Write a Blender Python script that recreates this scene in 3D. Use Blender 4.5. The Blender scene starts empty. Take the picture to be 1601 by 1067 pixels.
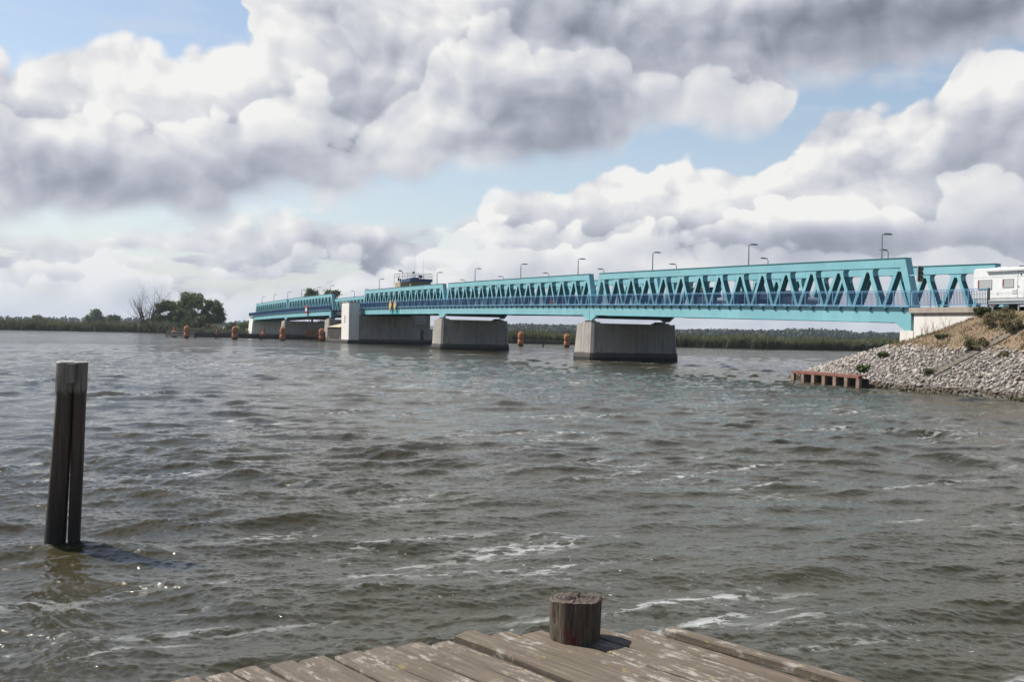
import bpy, math, random
import numpy as np
from mathutils import Vector, Matrix

R = math.radians
random.seed(7)
rng = np.random.default_rng(11)
scene = bpy.context.scene
C = scene.collection

# ------------------------------------------------------------------ camera
H = 3.3                                    # eye height above the water
cam_data = bpy.data.cameras.new('camera')
cam_data.sensor_width = 36.0
cam_data.lens = 35.66
cam_data.clip_start = 0.05
cam_data.clip_end = 20000
cam = bpy.data.objects.new('camera', cam_data)
C.objects.link(cam)
cam.matrix_world = (Matrix.Translation((0, 0, H)) @ Matrix.Rotation(R(90) - 0.0105, 4, 'X')
                    @ Matrix.Rotation(0.0209, 4, 'Z'))
scene.camera = cam

# ------------------------------------------------------------------ colour management
scene.view_settings.view_transform = 'Standard'
scene.view_settings.look = 'None'
scene.view_settings.exposure = 0.42
scene.view_settings.gamma = 1.0
scene.cycles.max_bounces = 6
scene.cycles.diffuse_bounces = 2
scene.cycles.glossy_bounces = 3
scene.cycles.transmission_bounces = 4
scene.cycles.volume_bounces = 0
scene.cycles.caustics_reflective = False
scene.cycles.caustics_refractive = False

# ------------------------------------------------------------------ sun
SUN_DIR = Vector((-0.56, 0.20, 0.80)).normalized()
sun_data = bpy.data.lights.new('sun', 'SUN')
sun_data.energy = 5.0
sun_data.angle = R(0.53)
sun_data.color = (1.0, 0.955, 0.88)
sun = bpy.data.objects.new('sun', sun_data)
C.objects.link(sun)
sun.rotation_euler = SUN_DIR.to_track_quat('Z', 'Y').to_euler()

# ------------------------------------------------------------------ node helpers
class NG:
    """small helper to write node maths as expressions"""
    def __init__(self, tree):
        self.t = tree
    def n(self, kind, **kw):
        nd = self.t.nodes.new(kind)
        for k, v in kw.items():
            setattr(nd, k, v)
        return nd
    def put(self, sock, v):
        if hasattr(v, 'is_linked') or isinstance(v, bpy.types.NodeSocket):
            self.t.links.new(v, sock)
        elif v is not None:
            if isinstance(v, (tuple, list)) and len(v) == 3 and sock.type == 'RGBA':
                v = (*v, 1)
            sock.default_value = v
    def m(self, op, a, b=None, c=None, clamp=False):
        nd = self.n('ShaderNodeMath', operation=op, use_clamp=clamp)
        self.put(nd.inputs[0], a)
        if b is not None: self.put(nd.inputs[1], b)
        if c is not None: self.put(nd.inputs[2], c)
        return nd.outputs[0]
    def add(self, a, b): return self.m('ADD', a, b)
    def sub(self, a, b): return self.m('SUBTRACT', a, b)
    def mul(self, a, b): return self.m('MULTIPLY', a, b)
    def div(self, a, b): return self.m('DIVIDE', a, b)
    def mx(self, a, b): return self.m('MAXIMUM', a, b)
    def mn(self, a, b): return self.m('MINIMUM', a, b)
    def ss(self, v, lo, hi, a=0.0, b=1.0):
        nd = self.n('ShaderNodeMapRange', interpolation_type='SMOOTHSTEP')
        for s, x in zip(nd.inputs, (v, lo, hi, a, b)): self.put(s, x)
        return nd.outputs[0]
    def lin(self, v, lo, hi, a=0.0, b=1.0):
        nd = self.n('ShaderNodeMapRange')
        for s, x in zip(nd.inputs, (v, lo, hi, a, b)): self.put(s, x)
        return nd.outputs[0]
    def mixc(self, f, a, b, mode='MIX'):
        nd = self.n('ShaderNodeMix', data_type='RGBA', blend_type=mode)
        self.put(nd.inputs[0], f); self.put(nd.inputs[6], a); self.put(nd.inputs[7], b)
        return nd.outputs[2]
    def mixf(self, f, a, b):
        nd = self.n('ShaderNodeMix', data_type='FLOAT')
        self.put(nd.inputs[0], f); self.put(nd.inputs[2], a); self.put(nd.inputs[3], b)
        return nd.outputs[0]
    def noise(self, vec, scale, detail=3, rough=0.5, dist=0.0, lac=2.0, dim='3D'):
        nd = self.n('ShaderNodeTexNoise', noise_dimensions=dim)
        if vec is not None: self.put(nd.inputs['Vector'], vec)
        for k, v in (('Scale', scale), ('Detail', detail), ('Roughness', rough), ('Distortion', dist), ('Lacunarity', lac)):
            self.put(nd.inputs[k], v)
        return nd.outputs[0]
    def vor(self, vec, scale, detail=0, rough=0.5, smooth=0.4, feature='SMOOTH_F1', rnd=1.0, dim='3D'):
        nd = self.n('ShaderNodeTexVoronoi', feature=feature, voronoi_dimensions=dim)
        if vec is not None: self.put(nd.inputs['Vector'], vec)
        self.put(nd.inputs['Scale'], scale)
        nd.inputs['Detail'].default_value = detail
        nd.inputs['Roughness'].default_value = rough
        nd.inputs['Randomness'].default_value = rnd
        if feature == 'SMOOTH_F1': nd.inputs['Smoothness'].default_value = smooth
        return nd.outputs['Distance']
    def vm(self, op, a, b=None):
        nd = self.n('ShaderNodeVectorMath', operation=op)
        self.put(nd.inputs[0], a)
        if b is not None: self.put(nd.inputs[1], b)
        return nd.outputs[0]
    def scalev(self, a, s): return self.vm('MULTIPLY', a, s)
    def ramp(self, f, stops, interp='LINEAR'):
        nd = self.n('ShaderNodeValToRGB')
        cr = nd.color_ramp; cr.interpolation = interp
        while len(cr.elements) < len(stops): cr.elements.new(0.5)
        for e, (p, c) in zip(cr.elements, stops):
            e.position = p; e.color = (*c, 1) if len(c) == 3 else c
        self.put(nd.inputs[0], f)
        return nd.outputs[0]
    def curve(self, f, pts):
        nd = self.n('ShaderNodeFloatCurve')
        cv = nd.mapping.curves[0]
        nd.mapping.use_clip = False
        while len(cv.points) < len(pts): cv.points.new(0.5, 0.5)
        for p, (x, y) in zip(cv.points, sorted(pts)):
            p.location = (x, y); p.handle_type = 'AUTO'
        nd.mapping.update()
        self.put(nd.inputs['Value'], f)
        return nd.outputs[0]

# ------------------------------------------------------------------ sky: blue Nishita sky with cumulus layers
world = bpy.data.worlds.new('World')
scene.world = world
world.use_nodes = True
wt = world.node_tree
wt.nodes.clear()
g = NG(wt)
sky = g.n('ShaderNodeTexSky', sky_type='NISHITA')
sky.sun_disc = False
sky.sun_elevation = math.asin(SUN_DIR.z)
sky.sun_rotation = math.atan2(SUN_DIR.x, SUN_DIR.y)
sky.altitude = 0; sky.air_density = 1.0; sky.dust_density = 1.0; sky.ozone_density = 1.6
dirv = g.n('ShaderNodeTexCoord').outputs['Generated']
sx = g.n('ShaderNodeSeparateXYZ'); g.put(sx.inputs[0], dirv)
az0 = g.mul(g.m('ARCTAN2', sx.outputs[0], sx.outputs[1]), 57.2958)       # bearing, degrees right of north
el = g.mul(g.m('ARCSINE', sx.outputs[2]), 57.2958)                      # elevation, degrees
cv = g.n('ShaderNodeCombineXYZ'); g.put(cv.inputs[0], g.mul(az0, 1 / 57.3)); g.put(cv.inputs[1], g.mul(el, 1.2 / 57.3))
nv = cv.outputs[0]
warp = g.n('ShaderNodeTexNoise', noise_dimensions='2D'); g.put(warp.inputs['Vector'], nv); warp.inputs['Scale'].default_value = 9; warp.inputs['Detail'].default_value = 3
wv = g.scalev(g.vm('SUBTRACT', warp.outputs[1], (0.5, 0.5, 0.5)), (0.03, 0.03, 0.03))
nv = g.vm('ADD', nv, wv)
wob = g.noise(cv.outputs[0], 9.0, 2, 0.5, dim='2D')
az = g.add(az0, g.mul(g.sub(wob, 0.5), 7.0))
def height(v):
    """billowing cumulus height: fractal cells (heaps) plus soft turbulence"""
    t = None
    for sc_, am_, off_ in ((9.0, 0.60, 0.0), (21.0, 0.34, 3.7), (47.0, 0.17, 7.1)):
        a = g.vor(g.vm('ADD', v, (off_, off_ * 0.6, 0)), sc_, detail=0, feature='F1', dim='2D')
        q = g.mul(g.sub(0.22, g.mul(a, a)), am_ * 1.9)
        t = q if t is None else g.add(t, q)
    b = g.noise(v, 6.0, 9, 0.60, dim='2D')
    return g.add(t, g.mul(g.sub(b, 0.5), 1.5))
h0 = height(nv)
h1 = height(g.vm('ADD', nv, (-0.010, 0.016, 0)))
relief = g.mul(g.sub(h0, h1), 0.56)                       # > 0 on the side of a heap that faces the sun
big0 = g.noise(nv, 5.0, 3, 0.5, dim='2D'); big1 = g.noise(g.vm('ADD', nv, (-0.03, 0.045, 0)), 5.0, 3, 0.5, dim='2D')
relief = g.add(relief, g.mul(g.sub(big0, big1), 1.1))
fin = g.noise(nv, 34.0, 6, 0.62, dim='2D')
relief = g.add(relief, g.mul(g.sub(fin, 0.5), 0.16))
soft = g.sub(g.noise(nv, 2.6, 5, 0.5, dim='2D'), 0.5)

def edge(pts, smooth=True):
    """cloud edge: elevation of the edge (deg) against bearing (deg), as a curve"""
    return g.sub(g.mul(g.curve(g.lin(az, -30, 30), [((a + 30) / 60, (e + 5) / 45) for a, e in pts]), 45), 5)
def blobs(items, x=az, y=el):
    tot = None
    for a, e, ra, re_, k in items:
        dx = g.mul(g.sub(x, a), 1 / ra); dy = g.mul(g.sub(y, e), 1 / re_)
        q = g.m('EXPONENT', g.mul(g.add(g.mul(dx, dx), g.mul(dy, dy)), -1.0))
        q = g.mul(q, k)
        tot = q if tot is None else g.add(tot, q)
    return tot
LOW_TOP = [(-27.43, 4.72), (-25.11, 4.87), (-22.39, 5.1), (-20.14, 5.39), (-19.09, 6.03), (-17.62, 5.53), (-14.96, 5.56), (-12.93, 6.0), (-11.19, 5.59), (-8.74, 5.26), (-5.55, 6.07), (-3.58, 5.91), (-1.98, 6.74), (-0.73, 7.69), (1.07, 7.73), (2.31, 8.52), (4.44, 9.74), (6.58, 9.95), (8.54, 9.53), (9.57, 10.36), (10.62, 10.28), (11.68, 9.71), (13.9, 10.02), (15.06, 10.73), (16.88, 11.27), (18.51, 11.4), (19.97, 10.94), (21.36, 11.9), (22.88, 12.92), (23.46, 13.97), (24.79, 14.59), (26.97, 14.69)]
UP_BOT = [(-27.72, 4.76), (-25.12, 5.19), (-23.63, 5.61), (-21.93, 5.39), (-20.69, 6.2), (-16.97, 6.21), (-15.66, 7.24), (-13.98, 7.61), (-11.59, 7.94), (-8.78, 7.51), (-6.6, 8.29), (-3.83, 9.51), (-0.23, 9.67), (2.64, 10.0), (5.15, 10.3), (7.26, 11.47), (9.02, 11.66), (10.41, 11.98), (12.16, 11.1), (14.03, 11.39), (14.89, 13.85), (17.14, 14.2), (20.36, 14.36), (21.6, 14.68), (24.64, 14.73), (27.24, 15.07)]
UP_TOP = [(-27.86, 14.91), (-27.0, 14.63), (-25.54, 14.11), (-24.07, 14.55), (-21.0, 15.05), (-19.08, 15.01), (-17.58, 14.66), (-16.31, 15.61), (-14.47, 15.59), (-13.98, 16.59), (-13.79, 19.13), (-12.03, 29.15), (6.36, 32.43), (26.83, 30.02)]
LOW_SHADE = [(15.7, 4.89, 15.16, 1.08, -0.2), (23.06, 5.33, 7.22, 1.44, -0.1), (5.62, 5.2, 5.42, 1.08, -0.1), (18.94, 6.73, 4.33, 0.79, 0.12), (-5.89, 4.78, 5.78, 1.26, -0.1), (10.52, 7.16, 9.39, 1.44, -0.04), (-23.28, 2.74, 15.16, 2.17, -0.19), (-6.59, 4.05, 5.42, 1.44, -0.05), (25.33, 10.71, 3.25, 2.17, -0.05), (22.05, 9.12, 6.14, 0.79, -0.16), (25.4, 7.54, 2.89, 1.26, 0.05), (18.62, 6.91, 1.81, 0.87, 0.26), (6.68, 5.67, 1.3, 0.72, 0.2), (12.27, 6.64, 3.97, 0.79, 0.18), (2.92, 5.52, 1.62, 1.23, 0.18), (0.89, 7.79, 1.44, 0.9, 0.12), (-19.52, 2.72, 2.89, 0.94, 0.14), (-9.76, 3.52, 2.17, 0.94, 0.14), (-1.57, 4.36, 1.44, 1.08, 0.12), (15.25, 9.85, 3.25, 0.94, 0.12), (22.02, 10.42, 1.81, 1.44, 0.1), (-25.08, 2.98, 2.17, 0.51, 0.12)]
UP_SHADE = [(-22.12, 7.09, 9.39, 1.73, -0.3276), (-25.17, 8.47, 4.69, 1.62, -0.10920000000000002), (-10.21, 8.77, 6.14, 1.52, -0.3432), (-16.69, 9.14, 5.78, 1.62, -0.15600000000000003), (-0.61, 10.4, 6.5, 1.16, -0.2808), (-3.18, 12.57, 8.3, 1.99, -0.23399999999999999), (-6.82, 15.79, 4.69, 1.81, -0.0936), (4.38, 12.36, 5.78, 1.81, -0.3276), (6.79, 16.05, 5.42, 2.17, -0.1716), (15.43, 16.15, 8.66, 2.24, -0.5304000000000001), (24.6, 16.46, 7.22, 2.17, -0.45239999999999997), (3.19, 17.38, 7.22, 1.44, -0.0936), (12.99, 12.43, 2.17, 1.44, 0.05), (-20.96, 13.03, 7.94, 1.81, 0.16), (-13.75, 13.36, 2.17, 1.81, 0.1), (-4.24, 11.68, 2.17, 0.65, 0.22), (0.72, 15.37, 2.17, 1.44, 0.18), (-13.01, 10.56, 1.44, 1.08, 0.18)]
HEAP_A = [(-27.69, 3.05), (-25.09, 3.31), (-23.59, 3.12), (-21.75, 3.6), (-20.34, 4.07), (-18.73, 3.88), (-16.59, 2.83), (-14.23, 2.67), (-11.86, 3.95), (-10.13, 4.36), (-8.36, 4.06), (-5.86, 3.35), (-3.74, 5.13), (-2.14, 6.13), (-0.16, 6.0), (1.65, 5.96), (3.07, 6.77), (4.52, 6.25), (6.49, 6.1), (7.4, 5.32), (9.87, 5.06), (12.28, 6.05), (13.63, 6.8), (15.3, 7.64), (16.96, 7.78), (18.93, 7.41), (20.22, 7.11), (21.18, 6.19), (23.03, 6.64), (24.51, 7.89), (27.12, 8.41)]
HEAP_B = [(-27.68, 1.9), (-25.37, 2.25), (-23.27, 2.08), (-20.79, 2.67), (-19.2, 2.97), (-17.57, 2.28), (-14.9, 1.85), (-12.52, 2.45), (-10.1, 3.23), (-8.71, 3.7), (-6.93, 3.61), (-5.13, 2.83), (-2.99, 3.43), (-1.56, 4.18), (0.96, 4.41), (2.75, 4.98), (4.19, 5.07), (5.61, 5.73), (7.02, 6.03), (8.46, 5.23), (10.59, 4.36), (14.02, 4.55), (17.36, 4.89), (18.67, 4.71), (22.16, 4.42), (23.69, 4.27), (24.88, 4.58), (27.22, 4.16)]
HEAP_U = [(-27.82, 12.22), (-26.1, 12.13), (-24.32, 11.4), (-22.5, 11.6), (-20.61, 10.82), (-18.38, 11.5), (-16.74, 11.97), (-15.07, 11.77), (-13.06, 12.91), (-11.66, 12.0), (-9.56, 11.61), (-7.48, 13.42), (-5.73, 14.84), (-3.97, 16.08), (-2.17, 15.81), (-0.75, 16.67), (1.43, 16.05), (3.2, 17.05), (5.37, 16.06), (7.19, 14.38), (8.96, 14.03), (10.72, 13.66), (12.09, 13.95), (13.81, 13.56), (15.87, 11.84), (20.46, 10.33), (27.38, 9.33)]

# far and middle heaps (lower layer)
lowtop = edge(LOW_TOP)
fl = g.add(g.add(g.sub(lowtop, el), 0.15), g.mul(h0, g.lin(az, -26, 6, 2.0, 1.7)))
alpha_low = g.ss(fl, g.lin(az, -20, 2, -0.9, 0.0), g.lin(az, -20, 2, 1.3, 0.45))
depth = g.sub(lowtop, el)
bl = g.add(g.add(g.add(0.75, g.ss(depth, 0.0, 5.0, 0.12, -0.08)), g.mul(relief, g.ss(depth, 1.0, 7.0, 1.0, 0.45))), g.add(g.mul(h0, 0.08), g.mul(soft, 0.12)))
bl = g.add(bl, blobs(LOW_SHADE))
def heap(b, pts, k_h, rim, fade, bright, off=0.0):
    """a nearer heap in front: crisp sunlit rim that melts downwards, shade just behind it"""
    d_ = g.add(g.sub(edge(pts), el), g.mul(h0, k_h))
    inside = g.ss(d_, 0.0, rim)
    body_ = g.mul(inside, g.ss(d_, fade, fade * 0.25))
    behind = g.mul(g.sub(1.0, inside), g.ss(d_, -1.3, 0.0))
    return g.add(g.sub(b, g.mul(behind, bright * 0.55)), g.mul(body_, bright))
bl = heap(bl, HEAP_A, 1.9, 0.30, 3.4, 0.17)
bl = heap(bl, HEAP_B, 1.7, 0.28, 2.6, 0.17)
# upper, nearer mass with a grey flat base
ubot = edge(UP_BOT); utop = edge(UP_TOP)
fb = g.add(g.add(g.sub(el, ubot), 0.55), g.mul(h0, 1.0))
ft = g.add(g.sub(g.sub(utop, el), 0.5), g.mul(h0, 1.5))
alpha_up = g.mul(g.ss(fb, -0.6, 1.0), g.ss(ft, 0.0, 0.6))
side = g.ss(g.m('ABSOLUTE', az0), 32, 58)
broken = g.ss(g.add(soft, g.mn(g.lin(el, 20, 38, 0.5, 0.0), g.mixf(side, 0.5, -0.13))), -0.06, 0.08)
gapn = g.noise(g.scalev(cv.outputs[0], (2.2, 9.0, 1)), 3.0, 5, 0.6, dim='2D')
alpha_low = g.mul(alpha_low, g.sub(1.0, g.mul(g.mul(g.ss(g.sub(gapn, g.mul(h0, 0.10)), 0.50, 0.60), g.ss(az0, 2, -9)), g.mul(g.ss(el, 1.0, 2.4), 0.85))))
alpha_low = g.mul(alpha_low, g.mixf(side, 1.0, g.ss(soft, 0.03, 0.13)))
alpha_up = g.mul(alpha_up, broken)
# what the other bearings hold: scattered clouds
up_b = g.add(g.add(0.82, blobs(UP_SHADE)), g.add(g.mul(relief, g.ss(g.sub(el, ubot), 0.5, 4.0, 0.50, 0.80)), g.add(g.mul(h0, 0.08), g.mul(soft, 0.25))))
up_b = heap(up_b, HEAP_U, 2.6, 0.5, 4.2, 0.13)
up_b = g.sub(up_b, g.ss(el, 24, 45, 0.0, 0.06))
tone = [(0.0, (0.185, 0.200, 0.255)), (0.30, (0.33, 0.352, 0.42)), (0.55, (0.50, 0.522, 0.595)), (0.75, (0.665, 0.68, 0.72)), (0.9, (0.80, 0.80, 0.805)), (1.0, (0.90, 0.895, 0.88))]
c_low = g.ramp(bl, tone)
c_up = g.ramp(up_b, tone)
# thin haze of the horizon between heaps
SKY_K = 0.10
blue = g.scalev(sky.outputs[0], (SKY_K * 1.62, SKY_K * 1.5, SKY_K * 1.38))
blue = g.mixc(g.mx(side, g.ss(el, 48, 72)), blue, g.scalev(sky.outputs[0], (SKY_K, SKY_K, SKY_K)))
cirrus = g.mul(g.ss(g.noise(g.scalev(cv.outputs[0], (5, 20, 1)), 1.5, 5, 0.6, dim='2D'), 0.45, 0.75), 0.35)
hz = g.mul(g.mx(g.ss(el, 16, 1, 0.05, 0.40), cirrus), g.mixf(side, 1.0, 0.35))
base = g.mixc(hz, blue, (0.62, 0.68, 0.76))
col = g.mixc(alpha_low, base, c_low)
# air between us and the far heaps
col = g.mixc(g.mul(g.ss(el, 6.0, 0.0, 0.0, 0.36), g.mixf(side, 1.0, 0.5)), col, (0.60, 0.645, 0.71))
col = g.mixc(alpha_up, col, c_up)
bg = g.n('ShaderNodeBackground')
col = g.scalev(col, (0.75, 0.75, 0.75))
g.put(bg.inputs['Color'], g.scalev(col, (1 / SKY_K,) * 3)); bg.inputs['Strength'].default_value = SKY_K
wo = g.n('ShaderNodeOutputWorld')
wt.links.new(bg.outputs[0], wo.inputs[0])
world.cycles.sampling_method = 'MANUAL'
world.cycles.sample_map_resolution = 512

# ------------------------------------------------------------------ materials
def new_mat(name):
    m = bpy.data.materials.new(name); m.use_nodes = True
    t = m.node_tree; t.nodes.clear()
    k = NG(t)
    out = k.n('ShaderNodeOutputMaterial'); p = k.n('ShaderNodeBsdfPrincipled')
    t.links.new(p.outputs[0], out.inputs[0])
    k.p = p; k.out = out; k.mat = m
    return k
def pos(k, scale=(1, 1, 1)):
    v = k.n('ShaderNodeNewGeometry').outputs['Position']
    return k.scalev(v, scale) if scale != (1, 1, 1) else v
def objc(k, scale=(1, 1, 1)):
    v = k.n('ShaderNodeTexCoord').outputs['Object']
    return k.scalev(v, scale) if scale != (1, 1, 1) else v
def bump(k, h, strength=0.3, dist=0.02, normal=None):
    b = k.n('ShaderNodeBump'); b.inputs['Strength'].default_value = strength
    b.inputs['Distance'].default_value = dist
    k.put(b.inputs['Height'], h)
    if normal is not None: k.put(b.inputs['Normal'], normal)
    return b.outputs[0]
def mottled(name, c1, c2, scale=3.0, rough=0.7, metal=0.0, bstr=0.0, bscale=30, stretch=(1, 1, 1), detail=5, lo=0.35, hi=0.65):
    k = new_mat(name)
    v = objc(k, stretch)
    n = k.noise(v, scale, detail, 0.6)
    k.put(k.p.inputs['Base Color'], k.mixc(k.ss(n, lo, hi), c1, c2))
    k.p.inputs['Roughness'].default_value = rough; k.p.inputs['Metallic'].default_value = metal
    if bstr: k.put(k.p.inputs['Normal'], bump(k, k.noise(v, bscale, 4, 0.6), bstr))
    return k.mat
M = {}
# painted bridge steel: turquoise, chalky fading and a few runs of dirt
def paint(name, c1, c2, c3, rough=0.45):
    k = new_mat(name); v = objc(k)
    n = k.noise(v, 0.35, 4, 0.6); n2 = k.noise(k.scalev(v, (6, 6, 0.6)), 1.2, 4, 0.6)
    c = k.mixc(k.ss(n, 0.35, 0.65), c1, c2)
    c = k.mixc(k.mul(k.ss(n2, 0.52, 0.8), 0.45), c, c3)
    c = k.mixc(k.mul(k.ss(k.noise(v, 2.2, 6, 0.75), 0.66, 0.8), 0.35), c, c3)
    yy = k.n('ShaderNodeSeparateXYZ'); k.put(yy.inputs[0], v)
    wn = k.n('ShaderNodeTexWhiteNoise', noise_dimensions='1D'); k.put(wn.inputs['W'], k.m('FLOOR', k.mul(k.add(yy.outputs[1], 1.3), 1 / 5.4)))
    c = k.mixc(k.mul(wn.outputs['Value'], 0.16), c, c3)
    seam = k.ss(k.m('ABSOLUTE', k.sub(k.m('FRACT', k.mul(k.add(yy.outputs[1], 1.3), 1 / 5.4)), 0.5)), 0.494, 0.499)
    c = k.mixc(k.mul(seam, 0.35), c, c3)
    rustn = k.mul(k.ss(k.noise(k.scalev(v, (3, 3, 0.5)), 2.3, 5, 0.7), 0.69, 0.76), 0.4)
    c = k.mixc(rustn, c, (0.16, 0.09, 0.05))
    k.put(k.p.inputs['Base Color'], c)
    k.p.inputs['Roughness'].default_value = rough
    return k.mat
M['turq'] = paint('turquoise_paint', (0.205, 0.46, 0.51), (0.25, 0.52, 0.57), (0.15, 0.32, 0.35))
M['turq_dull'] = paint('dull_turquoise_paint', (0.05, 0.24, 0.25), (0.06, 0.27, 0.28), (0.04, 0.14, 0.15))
M['turq_web_shade'] = paint('shaded_web_turquoise', (0.028, 0.14, 0.155), (0.035, 0.16, 0.175), (0.02, 0.09, 0.10))  # shade on the sides of the diagonals, put into a darker turquoise
M['turq_patch'] = paint('fresh_turquoise_paint', (0.06, 0.42, 0.42), (0.07, 0.44, 0.44), (0.07, 0.38, 0.38))
M['blue'] = paint('blue_rail_paint', (0.13, 0.29, 0.46), (0.17, 0.34, 0.50), (0.08, 0.18, 0.30), 0.4)
M['blue_dark'] = paint('blue_baluster_paint', (0.018, 0.055, 0.16), (0.022, 0.065, 0.18), (0.015, 0.035, 0.09), 0.4)
M['paleblue'] = paint('pale_blue_cladding', (0.42, 0.58, 0.72), (0.50, 0.64, 0.76), (0.25, 0.38, 0.50))
M['darksteel'] = mottled('dark_steel', (0.02, 0.03, 0.035), (0.04, 0.05, 0.055), 2, 0.6)
M['galv'] = mottled('galvanised_steel', (0.34, 0.36, 0.37), (0.44, 0.46, 0.47), 8, 0.45, 0.6)
M['lampgrey'] = mottled('lamp_grey', (0.16, 0.17, 0.18), (0.20, 0.21, 0.22), 8, 0.5)
M['asphalt'] = mottled('asphalt', (0.045, 0.045, 0.048), (0.07, 0.07, 0.07), 3, 0.9, bstr=0.3, bscale=80)
M['white'] = mottled('white_paint', (0.76, 0.76, 0.74), (0.82, 0.82, 0.80), 3, 0.3)
M['offwhite'] = mottled('off_white_trim', (0.55, 0.56, 0.56), (0.62, 0.62, 0.61), 3, 0.4)
M['rubber'] = mottled('rubber', (0.015, 0.015, 0.016), (0.03, 0.03, 0.03), 8, 0.8)
M['red'] = mottled('red_paint', (0.45, 0.03, 0.03), (0.5, 0.04, 0.04), 3, 0.4)
M['yellow'] = mottled('yellow_paint', (0.62, 0.42, 0.10), (0.66, 0.46, 0.14), 3, 0.5)
def glassm(name, c):
    k = new_mat(name); k.p.inputs['Base Color'].default_value = (*c, 1)
    k.p.inputs['Roughness'].default_value = 0.06; k.p.inputs['Specular IOR Level'].default_value = 0.8
    return k.mat
M['glass'] = glassm('dark_glass', (0.02, 0.025, 0.03))
M['glass_grey'] = glassm('grey_acrylic_glass', (0.42, 0.42, 0.42))
def concrete(name, c1, c2, stain, amount=0.5, wet=0.9, boards=True):
    """cast concrete: blotches, runs of dirt from the top, dark algae at the waterline"""
    k = new_mat(name)
    v = k.n('ShaderNodeTexCoord').outputs['Object']
    w = pos(k)
    n = k.noise(v, 0.5, 6, 0.65)
    c = k.mixc(k.ss(n, 0.3, 0.7), c1, c2)
    run = k.mul(k.ss(k.noise(k.scalev(v, (1.6, 1.6, 0.09)), 1.6, 5, 0.65), 0.50, 0.64), amount)
    c = k.mixc(run, c, stain)
    z = k.n('ShaderNodeSeparateXYZ'); k.put(z.inputs[0], w)
    edge_ = k.add(z.outputs[2], k.mul(k.sub(k.noise(v, 1.3, 4, 0.6), 0.5), 0.35))
    c = k.mixc(k.ss(edge_, wet + 0.12, wet - 0.05), c, k.mixc(0.5, stain, (0.08, 0.075, 0.06)))
    c = k.mixc(k.ss(edge_, 0.50, 0.36), c, (0.018, 0.019, 0.014))
    k.put(k.p.inputs['Base Color'], c); k.p.inputs['Roughness'].default_value = 0.85
    h = k.noise(v, 9, 5, 0.6)
    k.put(k.p.inputs['Normal'], bump(k, h, 0.25, 0.03))
    return k.mat
M['conc'] = concrete('pier_concrete', (0.34, 0.31, 0.275), (0.43, 0.40, 0.355), (0.12, 0.105, 0.09), 0.5)
M['conc_plinth'] = concrete('pier_plinth_concrete', (0.26, 0.23, 0.20), (0.34, 0.31, 0.27), (0.10, 0.09, 0.08), 0.5)
M['conc_pale'] = concrete('pale_concrete', (0.74, 0.70, 0.64), (0.80, 0.77, 0.72), (0.46, 0.41, 0.35), 0.28, wet=-5)
M['conc_cap'] = concrete('cornice_concrete', (0.36, 0.31, 0.26), (0.44, 0.39, 0.33), (0.16, 0.13, 0.10), 0.7, wet=-5)
M['tan'] = mottled('tan_render', (0.36, 0.30, 0.19), (0.42, 0.36, 0.24), 2, 0.85)
M['olive'] = mottled('olive_render', (0.22, 0.19, 0.12), (0.27, 0.23, 0.15), 2, 0.85)
# ice breaker nose: paint and lime scale peeled over near-black stain
k = new_mat('stained_masonry'); v = objc(k)
n = k.noise(v, 2.2, 8, 0.72); n2 = k.noise(v, 0.45, 3, 0.5)
k.put(k.p.inputs['Base Color'], k.mixc(k.ss(k.add(n, k.mul(n2, 0.5)), 0.88, 0.93), (0.030, 0.020, 0.018), (0.34, 0.30, 0.27)))
k.p.inputs['Roughness'].default_value = 0.85
M['stained'] = k.mat
# orange dolphins
k = new_mat('orange_weathered_timber'); v = objc(k)
n = k.noise(k.scalev(v, (5, 5, 0.8)), 1.5, 5, 0.7); z = k.n('ShaderNodeSeparateXYZ'); k.put(z.inputs[0], pos(k))
c = k.mixc(k.ss(n, 0.4, 0.7), (0.50, 0.20, 0.085), (0.30, 0.11, 0.06))
c = k.mixc(k.ss(z.outputs[2], 0.5, 0.25), c, (0.05, 0.03, 0.02))
k.put(k.p.inputs['Base Color'], c); k.p.inputs['Roughness'].default_value = 0.8
M['orange'] = k.mat
M['orange_dark'] = mottled('dark_orange_timber', (0.22, 0.06, 0.04), (0.30, 0.09, 0.05), 2, 0.8)
M['fender'] = mottled('dark_fender_timber', (0.022, 0.02, 0.018), (0.045, 0.04, 0.034), 1.0, 0.85)
M['rust'] = mottled('rust_red_steel', (0.17, 0.07, 0.05), (0.25, 0.11, 0.08), 2.5, 0.8, bstr=0.3, bscale=12)
M['rust_pale'] = mottled('rusty_sheet_steel', (0.20, 0.13, 0.09), (0.30, 0.22, 0.17), 2.5, 0.85, bstr=0.3, bscale=12)

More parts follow.
